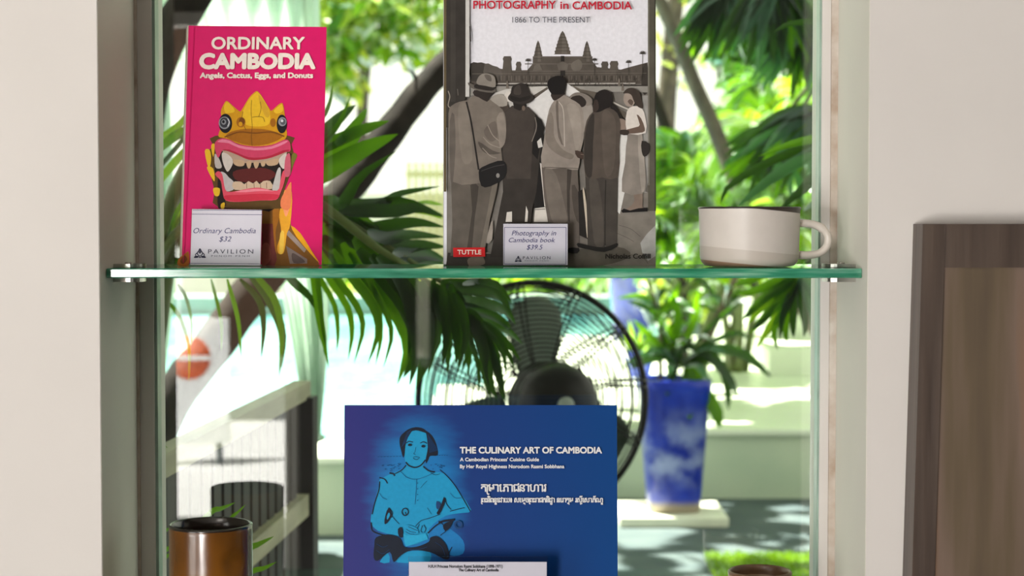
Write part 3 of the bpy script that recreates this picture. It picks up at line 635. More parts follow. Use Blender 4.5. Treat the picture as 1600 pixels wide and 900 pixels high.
# ---- blue landscape book on the lower shelf
def blue_cover():
    m, nt, out = nodes('blue_cover')
    p = nt.nodes.new('ShaderNodeBsdfPrincipled'); p.inputs['Roughness'].default_value = .4; p.inputs['Specular IOR Level'].default_value = .15
    tc = nt.nodes.new('ShaderNodeTexCoord'); sx = nt.nodes.new('ShaderNodeSeparateXYZ'); nt.links.new(tc.outputs['Object'], sx.inputs[0])
    mr = nt.nodes.new('ShaderNodeMapRange'); mr.inputs[1].default_value = -.14; mr.inputs[2].default_value = .14; nt.links.new(sx.outputs['X'], mr.inputs[0])
    rp = nt.nodes.new('ShaderNodeValToRGB'); e = rp.color_ramp.elements
    e[0].position = 0; e[0].color = lin((36, 36, 116)); e[1].position = 1; e[1].color = lin((0, 62, 126)); x = e.new(.42); x.color = lin((4, 48, 118))
    nt.links.new(mr.outputs[0], rp.inputs[0])
    nz = nt.nodes.new('ShaderNodeTexNoise'); nz.inputs['Scale'].default_value = 40; nz.inputs['Detail'].default_value = 6; mp = nt.nodes.new('ShaderNodeMapping'); mp.inputs['Rotation'].default_value = (0, .7, 0); mp.inputs['Scale'].default_value = (.5, 1, 2)
    nt.links.new(tc.outputs['Object'], mp.inputs[0]); nt.links.new(mp.outputs[0], nz.inputs['Vector'])
    # printed cyan halo round the portrait
    vs = nt.nodes.new('ShaderNodeVectorMath'); vs.operation = 'SUBTRACT'; vs.inputs[1].default_value = HALO + (0,) if len(HALO) == 2 else HALO
    nt.links.new(tc.outputs['Object'], vs.inputs[0])
    ml = nt.nodes.new('ShaderNodeVectorMath'); ml.operation = 'MULTIPLY'; ml.inputs[1].default_value = (1 / .055, 0, 1 / .098); nt.links.new(vs.outputs[0], ml.inputs[0])
    ln = nt.nodes.new('ShaderNodeVectorMath'); ln.operation = 'LENGTH'; nt.links.new(ml.outputs[0], ln.inputs[0])
    ad = nt.nodes.new('ShaderNodeMath'); ad.operation = 'MULTIPLY_ADD'; ad.inputs[1].default_value = .5; nt.links.new(nz.outputs[0], ad.inputs[0]); nt.links.new(ln.outputs[1], ad.inputs[2])
    m2 = nt.nodes.new('ShaderNodeMapRange'); m2.interpolation_type = 'SMOOTHSTEP'; m2.inputs[1].default_value = 1.32; m2.inputs[2].default_value = .72; nt.links.new(ad.outputs[0], m2.inputs[0])
    mx = nt.nodes.new('ShaderNodeMix'); mx.data_type = 'RGBA'; nt.links.new(m2.outputs[0], mx.inputs[0]); nt.links.new(rp.outputs[0], mx.inputs[6]); mx.inputs[7].default_value = lin((8, 112, 178))
    nt.links.new(mx.outputs[2], p.inputs['Base Color']); nt.links.new(p.outputs[0], out.inputs[0])
    return m
yb = 1.812
Bb = (P(750, 925, yb).x, yb, S2 + .0008)
tmp = Sheet(Bb, math.radians(7.0)); hu, hv = tmp.loc(652, 775); HALO = (hu, 0, hv)
s, rt = book('cookbook', 'large dark blue landscape book with a cyan portrait of a seated woman', Bb, math.radians(7.0), 0.0,
             (542, 630), (963, 636), (534, 880), (966, 880), .017, blue_cover(), paper_m, soft=False)
s.T = lambda x, y: (560 + x / 3.911, 650 + y / 3.911)
cy = ink(16, 142, 190); cy2 = ink(30, 158, 202); bk = ink(10, 24, 46); bk2 = ink(14, 60, 110)
s.poly([(290, 100), (350, 78), (418, 100), (428, 190), (404, 280), (398, 318), (470, 342), (522, 350), (570, 400), (620, 468), (690, 575), (640, 592), (560, 602), (500, 628), (430, 690), (425, 752), (290, 797), (275, 735), (240, 732), (120, 702), (75, 645), (90, 560), (125, 430), (130, 388), (220, 345), (290, 312), (285, 270), (276, 180)], cy, 2)
s.poly([(230, 860), (300, 828), (430, 826), (440, 880), (400, 895), (240, 895)], cy, 3); s.poly([(130, 892), (180, 835), (190, 895)], cy, 2)
s.poly([(440, 700), (500, 660), (560, 690), (640, 760), (640, 840), (560, 850), (540, 780), (490, 738)], ink(18, 116, 180), 3)
s.poly([(252, 170), (256, 125), (292, 92), (332, 80), (304, 130), (288, 180), (282, 240), (272, 252), (262, 215)], bk, 3)
s.poly([(268, 118), (300, 84), (350, 68), (400, 78), (428, 110), (400, 100), (350, 88), (304, 106), (286, 150)], bk, 3)
s.poly([(408, 88), (448, 116), (476, 170), (486, 238), (440, 244), (428, 268), (414, 290), (412, 262), (424, 190), (416, 116)], bk, 3)
for i in range(12): s.line([(262 + i * 3, 190 - i * 8), (290 + i * 3, 160 - i * 7)], 1.5, bk2)
for i in range(14): s.line([(424 + i * 4, 110 + i * 6), (436 + i * 3.6, 225 - i * 1)], 1.6, bk2)
for q, w in (([(292, 166), (310, 155), (334, 160)], 5), ([(378, 166), (398, 158), (420, 168)], 5), ([(302, 178), (316, 184), (328, 178)], 3), ([(384, 186), (398, 192), (410, 186)], 3), ([(352, 190), (345, 220), (338, 230), (350, 236)], 2), ([(334, 252), (350, 249), (374, 252)], 2.5), ([(334, 258), (354, 266), (374, 256)], 3),
             ([(290, 282), (310, 303), (345, 314), (380, 302), (410, 268)], 8), ([(292, 300), (265, 330), (225, 352)], 6), ([(396, 308), (430, 334), (468, 342)], 8), ([(130, 400), (124, 455), (100, 530), (84, 600)], 6), ([(128, 376), (160, 386), (178, 412)], 6), ([(190, 348), (214, 354), (222, 366)], 9),
             ([(498, 328), (548, 374), (600, 440), (684, 582)], 5), ([(420, 396), (400, 415), (380, 440)], 2), ([(440, 345), (470, 360), (500, 352)], 2), ([(188, 560), (208, 590), (202, 620)], 4), ([(196, 600), (230, 640), (250, 660)], 3), ([(420, 560), (440, 590), (446, 600)], 2), ([(78, 650), (86, 700), (140, 724), (192, 732)], 7), ([(290, 700), (316, 718), (350, 722)], 3.5), ([(286, 716), (310, 728), (334, 730)], 3),
             ([(302, 690), (334, 702), (366, 706)], 3.5), ([(350, 672), (382, 640), (440, 622), (500, 600)], 3.5), ([(372, 660), (360, 690), (370, 712)], 3.5), ([(392, 668), (382, 700), (392, 712)], 3.5), ([(400, 664), (412, 690), (402, 712)], 3.5), ([(424, 716), (470, 672), (520, 644), (590, 630)], 8), ([(560, 582), (620, 566), (650, 560)], 4), ([(530, 500), (540, 540), (566, 572)], 4), ([(490, 640), (540, 690), (500, 730)], 4), ([(545, 870), (556, 830), (572, 800)], 5)): s.line(q, w, bk)
for q in ([(258, 338), (298, 376), (356, 386), (420, 366), (462, 344)], [(356, 386), (352, 460), (346, 540)], [(128, 470), (150, 500), (176, 510)], [(560, 470), (590, 500), (630, 500)]): s.line(q, 2.4, bk2)
for y in (410, 445, 480, 515): s.ell(362, y, 3, 3, bk2)
s.ell(315, 175, 11, 6, bk); s.ell(397, 183, 11, 6, bk)
s.poly([(184, 560), (204, 602), (178, 652), (160, 658), (164, 612)], bk, 2); s.poly([(186, 590), (194, 604), (178, 634), (174, 614)], cy, 2)
s.poly([(522, 494), (530, 520), (516, 560), (494, 600), (478, 592), (504, 548)], bk, 2); s.poly([(478, 520), (504, 535), (490, 570), (476, 560)], bk2, 2)
s.ring(286, 586, 19, 6, bk, 22); s.line([(286, 586), (292, 600), (300, 604)], 5, bk)
s.poly([(108, 742), (180, 724), (238, 736), (264, 760), (282, 800), (350, 800), (428, 770), (440, 742), (488, 736), (538, 790), (556, 866), (520, 872), (440, 832), (330, 820), (262, 850), (216, 892), (192, 830), (120, 884), (94, 862), (98, 792)], bk, 3)
s.poly([(242, 690), (268, 680), (272, 740), (248, 735)], bk, 2)
s.poly([(274, 718), (300, 724), (352, 728), (414, 716), (426, 752), (290, 798)], cy2)
s.poly([(286, 668), (330, 672), (362, 690), (366, 716), (330, 728), (280, 722)], cy, 3)
for q in ([(292, 690), (320, 706), (352, 712)], [(288, 706), (316, 720), (344, 722)], [(306, 676), (338, 690), (364, 700)]): s.line(q, 3, bk)
for i in range(9): s.line([(118 + i * 19, 250 - i * .6), (128 + i * 19, 250 - i * .6)], 3, bk2)
for i in range(5): s.line([(478 + i * 15, 241), (487 + i * 15, 240)], 3, bk2)
for i in range(26):
    random.seed(i + 9); x = random.choice([random.uniform(130, 250), random.uniform(430, 540)]); y = random.uniform(290, 340); s.line([(x, y), (x + random.uniform(4, 12), y + random.uniform(-3, 6))], 4, bk2)
for q in ([(112, 780), (150, 800), (180, 790)], [(110, 820), (150, 840), (190, 815)], [(300, 810), (360, 815), (420, 800)], [(470, 770), (510, 800), (530, 850)]): s.line(q, 2, bk2)
s.line([(490, 652), (530, 640), (588, 634)], 12, bk); s.poly([(516, 668), (545, 648), (578, 640), (560, 680), (532, 704)], bk, 2); s.ring(612, 664, 20, 12, bk2)
s.build('portrait_print', rt)
s.T = lambda x, y: (520 + x / 3.2152, 620 + y / 3.2152); wt = ink(222, 222, 224)
s.text('THE CULINARY ART OF CAMBODIA', 640, 1350, 253, 283, wt, bold=.06)
s.text("A Cambodian Princess' Cuisine Guide", 640, 1035, 306, 323, wt, bold=.05); s.text('By Her Royal Highness Norodom Rasmi Sobbhana', 640, 1162, 341, 358, wt, bold=.05)
# Khmer script: letters set in visual order; subscript letters hang under their base
def khmer(items):
    V = []; Fc = []; x = 0.0
    for it in items:
        ch = it[0]; k = len(V)
        if ch == ' ': x += .28; continue
        if ch == 'hook':                      # subscript ro: a stem before the letter, hooked below it
            pts = [(.20, -.20), (.10, -.22), (.03, -.10), (.05, .10), (.05, .50), (.0, .56)]; q = spline([(a, b, 0) for a, b in pts], 14); wd = .035; n = len(q); L = []; R = []
            for i, p in enumerate(q):
                t = (q[min(i + 1, n - 1)] - q[max(i - 1, 0)]).normalized(); L.append((x + p.x - t.y * wd, p.y + t.x * wd)); R.append((x + p.x + t.y * wd, p.y - t.x * wd))
            V += L + R; Fc += [[k + i, k + i + 1, k + n + i + 1, k + n + i] for i in range(n - 1)]; x += .13; continue
        v, f = glyphs(ch)
        if not v: continue
        a = min(p[0] for p in v); b = max(p[0] for p in v)
        mode = it[1] if len(it) > 1 else ''
        if mode == 'up': c = x - .04 - (b - a); V += [(p[0] - a + c, p[1]) for p in v]
        elif mode == 'sub':
            c = x - .06 - (b - a) * .62; lo = min(p[1] for p in v); V += [((p[0] - a) * .62 + c, (p[1] - lo) * .42 - .32) for p in v]
        else: V += [(p[0] - a + x, p[1]) for p in v]; x += b - a + .055
        Fc += [[i + k for i in q] for q in f]
    return V, Fc
K1 = [('ត',), ('hook',), ('ម',), ('ា',), ('េ',), ('ភ',), ('ា',), ('ជ',), ('ន',), ('ា',), ('ហ',), ('ា',), ('រ',)]
K2 = [('hook',), ('ព',), ('ះ',), ('ន',), ('ិ', 'up'), ('ព',), ('ន',), ('ធ', 'sub'), ('េ',), ('ដ',), ('ា',), ('យ',), ('៖',), (' ',), ('ស',), ('េ',), ('ម',), ('ត', 'sub'), ('ច',), ('hook',), ('ព',), ('ះ',), ('រ',), ('ា',), ('ជ',), ('ក',), ('ន',), ('ិ', 'up'), ('ដ',), ('ឋ', 'sub'), ('ា',), (' ',),
      ('ន',), ('េ',), ('រ',), ('ា',), ('ត',), ('ត', 'sub'), ('ម',), (' ',), ('រ',), ('ស',), ('ី', 'up'), ('ម', 'sub'), ('េ',), ('ស',), ('ា',), ('ភ',), ('័', 'up'), ('ណ',), ('ឌ', 'sub')]
s.T = lambda x, y: (740 + x / 7.619, 740 + y / 7.619)
s.text('', 90, 864, 128, 212, wt, bold=.035, ref='ត', g=khmer(K1)); s.text('', 90, 1536, 290, 340, wt, bold=.05, ref='ត', g=khmer(K2))
s.build('title_lettering', rt)

# ---- clear sign holders with printed cards
acrylic = clearmat('clear_acrylic', (.985, .985, .99, 1), 1.42)
card_m = mat('white_card', (214, 211, 220), .5, .015, 40)
navy = ink(38, 42, 104); grn = ink(30, 34, 72)
def holder(name, label, B, lean, roll, tl, tr, bl, br, th=.003, foot=.035, papertop=None):
    s = Sheet(B, lean, roll, step=3e-5)
    q = [s.loc(*c) for c in (bl, br, tr, tl)]
    x0 = (q[0][0] + q[3][0]) / 2; x1 = (q[1][0] + q[2][0]) / 2; h = (q[2][1] + q[3][1]) / 2
    root = thing(name, label, 'price card', B, s.rot)
    pt = h if papertop is None else s.loc(*papertop)[1]
    MB().box((x0 + .0006, .0011, .0006), (x1 - .0006, .0015, pt - .0004)).build('card', card_m, root, local=True)
    b = MB().box((x0, 0, 0), (x1, .0009, h), bev=.0002); b.box((x0, .0017, 0), (x1, .0026, h), bev=.0002)
    b.build('acrylic_sleeve', acrylic, root, local=True)
    s.y0 = .00108; s.x0, s.x1, s.h = x0, x1, h
    return s, root
def logo(s, X0, Y0, X1, Y1, m):
    fx = lambda t: X0 + (X1 - X0) * t; fy = lambda t: Y0 + (Y1 - Y0) * t; w = (X1 - X0) * .055
    for a, b, c, d, ww in ((.5, .02, .40, .26, 1), (.5, .02, .60, .26, 1)): s.line([(fx(a), fy(b)), (fx((a + c) / 2 - (.03 if c < .5 else -.03)), fy((b + d) / 2 + .03)), (fx(c), fy(d))], w * 1.4, m)
    s.poly([(fx(.5), fy(0)), (fx(.57), fy(.2)), (fx(.5), fy(.3)), (fx(.43), fy(.2))], m)
    s.ring(fx(.5), fy(.40), (X1 - X0) * .085, w, m); s.ell(fx(.5), fy(.40), w * .8, w * .8, m)
    for sg in (-1, 1):
        c = lambda x: fx(.5 + sg * x)
        s.line([(c(.10), fy(.26)), (c(.22), fy(.46)), (c(.18), fy(.66)), (c(.03), fy(.78))], w * 1.3, m)
        s.line([(c(.24), fy(.48)), (c(.37), fy(.64)), (c(.33), fy(.80)), (c(.10), fy(.84))], w * 1.3, m)
        s.poly([(c(.06), fy(.92)), (c(.28), fy(.82)), (c(.42), fy(.80)), (c(.52), fy(.97)), (c(.30), fy(1.0))], m, 2)
    s.ell(fx(.5), fy(.92), w * 1.1, w * 1.5, m)
yc = 1.808
B1 = P(350, 415.6, yc); B1.z = S1 + .0006
s, rt = holder('price_card', 'white price card reading $32 in a clear stand before the pink book', B1, math.radians(9), .011, (300.5, 326), (411, 327), (294.5, 415.5), (406, 416))
s.T = lambda x, y: (270 + x / 6.667, 300 + y / 6.667)
s.line([(198, 229), (936, 235)], 5, navy); s.line([(166, 741), (905, 746)], 5, navy); s.line([(204, 186), (932, 190)], 5, navy)
s.text('Ordinary Cambodia', 212, 862, 374, 428, navy, shear=.28, spacing=1.02); s.text('$32', 480, 608, 462, 514, navy, shear=.28)
s.text('PAVILION', 366, 836, 596, 640, grn, spacing=1.35); s.text('PHNOM PENH', 398, 798, 657, 674, ink(90, 92, 116), spacing=1.5); logo(s, 220, 586, 342, 686, grn)
s.build('card_print', rt)
B2 = P(836, 415.8, yc); B2.z = S1 + .0006
s, rt = holder('price_card', 'white price card reading $39.5 in a clear stand before the sepia photography book', B2, math.radians(3), 0, (785.8, 349), (887.3, 349), (785.2, 416), (888.5, 416))
s.T = A6
for q in ([(513, 541), (898, 541)], [(511, 770), (897, 772)], [(513, 541), (511, 770)], [(898, 541), (897, 772)]): s.line(q, 3, navy)
s.text('Photography in', 558, 836, 561, 591, navy, shear=.28); s.text('Cambodia book', 540, 830, 606, 634, navy, shear=.28); s.text('$39.5', 651, 753, 650, 679, navy, shear=.28)
s.text('PAVILION', 628, 800, 722, 740, grn, spacing=1.35); s.text('PHNOM PENH', 640, 788, 746, 753, ink(90, 92, 116), spacing=1.5); logo(s, 578, 719, 620, 756, grn)
s.build('card_print', rt)
yc = 1.775
B3 = P(747, 940, yc); B3.z = S2 + .0006
s, rt = holder('title_card', 'white title card in a clear stand before the blue book, only its top in view', B3, math.radians(3), 0, (638.5, 869.5), (855, 870), (637.5, 900), (855.5, 900), papertop=(747, 877.6))
s.T = lambda x, y: (520 + x / 3.2152, 620 + y / 3.2152)
s.text('H.R.H Princess Norodom Rasmi Sobbhana (1898-1971)', 480, 853, 845, 859, ink(40, 40, 48), bold=.05); s.text('The Culinary Art of Cambodia', 632, 833, 864, 877, ink(40, 40, 48), bold=.05)
s.build('card_print', rt)

# ---- cups
def cup(name, label, px, D, z, prof, mats, handle=None, foot=None):
    c = P(px, 420, D); c.z = z
    root = thing(name, label, 'cup', c)
    MB().lathe(prof, Matrix.Translation(c), 72).build('body', mats[0], root)
    return root, c
def glaze(name, stops, zt, rough=.3, spots=None, coat=.3):
    m, nt, out = nodes(name); p = nt.nodes.new('ShaderNodeBsdfPrincipled'); p.inputs['Roughness'].default_value = rough; p.inputs['Coat Weight'].default_value = coat; p.inputs['Coat Roughness'].default_value = .12
    tc = nt.nodes.new('ShaderNodeTexCoord'); sx = nt.nodes.new('ShaderNodeSeparateXYZ'); nt.links.new(tc.outputs['Object'], sx.inputs[0])
    nz = nt.nodes.new('ShaderNodeTexNoise'); nz.inputs['Scale'].default_value = 60; nt.links.new(tc.outputs['Object'], nz.inputs['Vector'])
    dv = nt.nodes.new('ShaderNodeMath'); dv.operation = 'DIVIDE'; dv.inputs[1].default_value = zt; nt.links.new(sx.outputs['Z'], dv.inputs[0])
    # the dipped lower band runs at a slight slant round the cup
    sl = nt.nodes.new('ShaderNodeMath'); sl.operation = 'MULTIPLY_ADD'; sl.inputs[1].default_value = 1.6; nt.links.new(sx.outputs['X'], sl.inputs[0]); nt.links.new(dv.outputs[0], sl.inputs[2])
    rp = nt.nodes.new('ShaderNodeValToRGB'); rp.color_ramp.elements.remove(rp.color_ramp.elements[1]); rp.color_ramp.elements[0].position = stops[0][0]; rp.color_ramp.elements[0].color = lin(stops[0][1])
    for t, c in stops[1:]: x = rp.color_ramp.elements.new(t); x.color = lin(c)
    nt.links.new((sl if spots == 'slant' else dv).outputs[0], rp.inputs[0])
    mx = nt.nodes.new('ShaderNodeMix'); mx.data_type = 'RGBA'; mx.blend_type = 'MULTIPLY'; mx.inputs[0].default_value = .5
    r2 = nt.nodes.new('ShaderNodeValToRGB'); r2.color_ramp.elements[0].position = .35; r2.color_ramp.elements[0].color = (.55, .5, .45, 1) if spots != 'slant' else (.93, .93, .93, 1); r2.color_ramp.elements[1].position = .6
    nt.links.new(nz.outputs[0], r2.inputs[0]); nt.links.new(rp.outputs[0], mx.inputs[6]); nt.links.new(r2.outputs[0], mx.inputs[7])
    nt.links.new(mx.outputs[2], p.inputs['Base Color']); nt.links.new(p.outputs[0], out.inputs[0])
    return m
D = 1.785; R = 79.5 / 2800 * D; h = P(1170, 323, D).z - S1 - .001; c = P(1170.5, 415, D); c.z = S1 + .0006
root = thing('mug', 'wide low cream mug with a dark rim and round loop handle, on the upper shelf', 'mug', c)
gl = glaze('cream_glaze', [(0.0, (150, 118, 96)), (.035, (150, 118, 96)), (.045, (190, 180, 170)), (.27, (190, 180, 170)), (.275, (206, 198, 190)), (.965, (206, 198, 190)), (.975, (58, 46, 40))], h, .42, 'slant', .12)
T = Matrix.Translation(c); rb = R * .895
MB().lathe([(rb - .006, 0), (rb - .001, .001), (rb + .0022, .0045), (rb + .0036, .009), (R - .0006, h - .004), (R, h - .0015), (R - .0009, h), (R - .0028, h - .0008), (R - .0036, h - .004), (rb - .001, .010), (rb - .006, .006), (.0001, .005)], T, 96).build('body', gl, root)
MB().lathe([(R + .0002, h - .0016), (R + .0003, h - .0006), (R - .0009, h + .0003), (R - .003, h - .0004), (R - .0036, h - .006)], T, 96, cap=False).build('rim', mat('dark_rim_glaze', (46, 38, 34), .3, .1, 60), root)
hp = [(1232, 348), (1250, 348.5), (1268, 350), (1283, 356), (1292, 366), (1294, 375), (1291, 386), (1281, 395), (1266, 398.5), (1248, 398.5), (1230, 397)]
MB().tube(spline([P(x, y, D) for x, y in hp], 36), [.0048 - .0010 * math.sin(math.pi * min(1, i / 12)) if i < 12 else (.0038 if i < 26 else .0038 + .0008 * (i - 26) / 10) for i in range(36)], 16).build('handle', glaze('cream_handle_glaze', [(0, (200, 190, 180)), (1, (208, 199, 190))], h, .36, 'slant', .15), root)

D = 1.77; R = 65 / 2800 * D; zt = P(330, 818, D).z; c = P(330, 940, D); c.z = S2 + .0006; h = zt - c.z
root = thing('tumbler', 'brown glazed ceramic tumbler with a pressed dimple, on the lower shelf', 'tumbler', c)
brown = mat('tenmoku_glaze', (126, 78, 20), .24, .5, 16, rgb2=(74, 44, 14), spec=.6, coat=.35, bump=.15, stretch=(1, 1, .5))
T = Matrix.Translation(c); b = MB()
b.lathe([(R * .86, 0), (R * .93, .002), (R * .97, .008), (R, h * .5), (R, h - .004), (R - .0004, h - .0012), (R - .0014, h), (R - .0027, h - .001), (R - .003, h - .005), (R - .003, .012), (R * .6, .006), (.0001, .006)], T, 120)
import bmesh
o = b.build('body', brown, root)
bm = bmesh.new(); bm.from_mesh(o.data)
bmesh.ops.subdivide_edges(bm, edges=[e for e in bm.edges if abs(e.verts[0].co.z - e.verts[1].co.z) > .02], cuts=16)
dc = P(372, 872, D) - c; dc = Vector((dc.x, -math.sqrt(max(0, R * R - dc.x ** 2)), dc.z))
for v in bm.verts:
    dd = (v.co - dc).length
    if dd < .017: v.co -= dc.normalized() * Vector((1, 1, 0)).x * 0 + Vector((dc.x, dc.y, 0)).normalized() * .0032 * (0.5 + .5 * math.cos(math.pi * dd / .017))
bm.to_mesh(o.data); bm.free()
for p in o.data.polygons: p.use_smooth = True
MB().lathe([(R + .0002, h - .0024), (R + .0002, h - .001), (R - .0014, h + .0003), (R - .0029, h - .001), (R - .0032, h - .012), (R - .0032, .0125), (.0001, .0118)], T, 96, cap=False).build('dark_lining', mat('dark_glaze', (34, 26, 20), .22, .2, 50, coat=.3), root)
D = 1.775; R = 49.8 / 2800 * D; zt = P(1187, 891, D).z; c = P(1187, 940, D); c.z = S2 + .0006; h = zt - c.z
root = thing('cup', 'small brown stoneware cup on the lower shelf, only its rim in view', 'cup', c)
T = Matrix.Translation(c)
MB().lathe([(R * .7, 0), (R * .8, .002), (R * .93, .012), (R, h * .6), (R, h - .003), (R - .0012, h), (R - .0026, h - .001), (R - .003, h - .005), (R * .75, .01), (.0001, .006)], T, 72).build('body', mat('stoneware', (150, 124, 98), .4, .15, 60), root)
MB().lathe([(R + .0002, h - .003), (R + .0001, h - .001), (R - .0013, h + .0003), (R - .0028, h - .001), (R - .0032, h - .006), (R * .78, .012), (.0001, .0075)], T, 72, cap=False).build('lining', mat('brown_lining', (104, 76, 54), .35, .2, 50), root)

# ------------------------------------------------------------------ outside: ground, pool, walls
RND = random.Random(7)
pave = mat('terrace_tile', (88, 98, 98), .85, .12, 3, rgb2=(68, 80, 84), spec=.08)
paleg = mat('pale_green_render', (190, 202, 176), .6, .06, 2.5, rgb2=(172, 188, 164))
stone_top = mat('pale_coping_stone', (214, 222, 202), .35, .06, 3)
white_w = mat('garden_wall_white', (242, 238, 226), .8, .05, 1.2, rgb2=(226, 220, 204))
tile_st = mat('grout', (120, 128, 120), .7)
PW = .345
struct('ground', MB().box((-14, 1.98, -.12), (14, 30, 0)), pave)
lawn = leafmat('grass_blades', (110, 150, 20), (150, 190, 30), .4)
# pool: basin walls, copings, water
yR, yL = PZ(1190, 779, 0).y, PZ(510, 836, 0).y
xs = -.15
w = MB().box((xs, yR, 0), (9, yR + .25, PW - .03)).box((-9, yL, 0), (xs, yL + .25, PW - .03)).box((xs - .25, yL, 0), (xs, yR + .1, PW - .03))
struct('wall_pool', w, paleg)
w = MB().box((xs, yR - .03, PW - .03), (9, yR + 2.3, PW), bev=.006).box((-9, yL - .03, PW - .03), (xs, yL + .55, PW), bev=.006).box((xs - .3, yL + .5, PW - .03), (xs + .02, yR + 2.3, PW), bev=.004)
struct('trim_pool_coping', w, stone_top)
def water_mat():
    m, nt, out = nodes('pool_water')
    p = nt.nodes.new('ShaderNodeBsdfPrincipled'); p.inputs['Roughness'].default_value = .03; p.inputs['IOR'].default_value = 1.33
    col, _ = noise_col(nt, lin((150, 214, 208)), .1, 1.2, c2=lin((54, 132, 138)), stretch=(2.2, .35, 1)); nt.links.new(col, p.inputs['Base Color'])
    tc = nt.nodes.new('ShaderNodeTexCoord'); nz = nt.nodes.new('ShaderNodeTexNoise'); nz.inputs['Scale'].default_value = 5; nz.inputs['Detail'].default_value = 4; nt.links.new(tc.outputs['Object'], nz.inputs['Vector'])
    b = nt.nodes.new('ShaderNodeBump'); b.inputs['Strength'].default_value = .5; b.inputs['Distance'].default_value = .06; nt.links.new(nz.outputs[0], b.inputs['Height']); nt.links.new(b.outputs[0], p.inputs['Normal'])
    p.inputs['Specular IOR Level'].default_value = .9
    nt.links.new(p.outputs[0], out.inputs[0]); return m
struct('pool_water', MB().box((-9, yL + .25, .1), (xs, 19.8, PW - .04)).box((xs, yR + 2.2, .1), (1.4, 19.8, PW - .04)), water_mat())
struct('trim_pool_far_edge', MB().box((-9, 19.8, 0), (9, 20.6, .5), bev=.01), mat('far_coping', (120, 140, 132), .6, .2, 3))
# stepped deck at the right, going up to the back
struct('stairs', MB().box((1.72, yR + 3.2, 0), (9, yR + 7, PW + .16), bev=.01).box((1.95, yR + 4.3, PW + .1), (9, yR + 7, PW + .33), bev=.01).box((xs, yR + 2.25, 0), (9, yR + 7.2, PW - .02)), stone_top)
struct('wall_garden', MB().box((-9, 23.5, 0), (1.7, 23.7, 1.62)).box((-9, 23.45, 1.62), (1.7, 23.75, 1.70)).box((2.4, 23.5, 0), (9, 23.7, 1.3)), white_w)
# slatted screen against the garden wall
root = thing('slat_screen', 'pale timber slat screen against the far white garden wall', 'screen', (-1.0, 23.2, 0)); pale_t = mat('pale_timber', (208, 196, 150), .6, .15, 8, stretch=(6, 6, .4))
for i in range(9): MB().box((-1.36 + i * .09, 23.2, 0), (-1.36 + i * .09 + .055, 23.24, 2.1)).build('slat', pale_t, root)
for z in (.3, 1.9): MB().box((-1.38, 23.24, z), (-.56, 23.28, z + .08)).build('crossbar', pale_t, root)

# ------------------------------------------------------------------ leaves
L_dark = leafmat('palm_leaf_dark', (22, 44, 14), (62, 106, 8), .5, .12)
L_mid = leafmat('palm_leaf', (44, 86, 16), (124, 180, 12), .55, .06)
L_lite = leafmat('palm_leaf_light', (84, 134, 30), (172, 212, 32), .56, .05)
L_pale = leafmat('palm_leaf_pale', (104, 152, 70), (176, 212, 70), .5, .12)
L_yel = leafmat('leaf_yellow_green', (150, 176, 50), (232, 240, 96), .6, .1)
L_blu = leafmat('leaf_blue_green', (48, 92, 62), (84, 146, 50), .4, .22)
stemm = mat('palm_stem', (96, 112, 52), .5, .3, 12, rgb2=(70, 74, 36))
bark = mat('tree_bark', (96, 86, 76), .85, .4, 14, rgb2=(52, 46, 42), bump=.5, stretch=(1, 1, .4))
bark_d = mat('dark_bark', (46, 40, 37), .9, .4, 14, rgb2=(24, 21, 20), bump=.5, spec=.15)

def pxleaf(mb, pts, wpx, D0, D1, m=0, n=9, nx=0.0, fold=.2, tip=.75, base=.35):
    k = len(pts) - 1
    q = [P(x, y, D0 + (D1 - D0) * i / k) for i, (x, y) in enumerate(pts)]
    mb.leaf(q, 1.15 * wpx / 2800 * (D0 + D1) / 2, (nx + RND.uniform(-.2, .2), -1, RND.uniform(.0, .35)), m, n, fold, tip, base)
def frond(mb, ctrl, n, L, w, droop=.5, a0=55, m=0, rm=1, rr=.008, t0=.18, sides=(-1, 1), rng=RND, lift=.12, seg=7):
    q = spline(ctrl, 26)
    mb.tube(q, [rr * (1 - .8 * i / 25) for i in range(26)], 6, rm)
    for j in range(n):
        t = t0 + (1 - t0) * (j + .5) / n; k = t * 25; i = min(int(k), 24); p = q[i].lerp(q[i + 1], k - i)
        T = (q[i + 1] - q[i]).normalized(); S = T.cross(Vector((0, 0, 1)))
        S = S.normalized() if S.length > .05 else Vector((1, 0, 0)); U = S.cross(T).normalized()
        for sd in sides:
            a = math.radians(a0 * (1 - .55 * t) + rng.uniform(-7, 7)); l = L * (math.sin(math.pi * (.14 + .80 * t)) ** .6) * rng.uniform(.88, 1.1)
            d = T * math.cos(a) + S * sd * math.sin(a) + U * (lift + rng.uniform(-.1, .1)); d.normalize(); dr = droop * l * rng.uniform(.7, 1.25)
            mb.leaf([p, p + d * l * .35 + Vector((0, 0, -dr * .06)), p + d * l * .7 + Vector((0, 0, -dr * .38)), p + d * l * .93 + Vector((0, 0, -dr))], w * rng.uniform(.85, 1.1), U + Vector((rng.uniform(-.2, .2), rng.uniform(-.2, .2), 0)), m, seg)
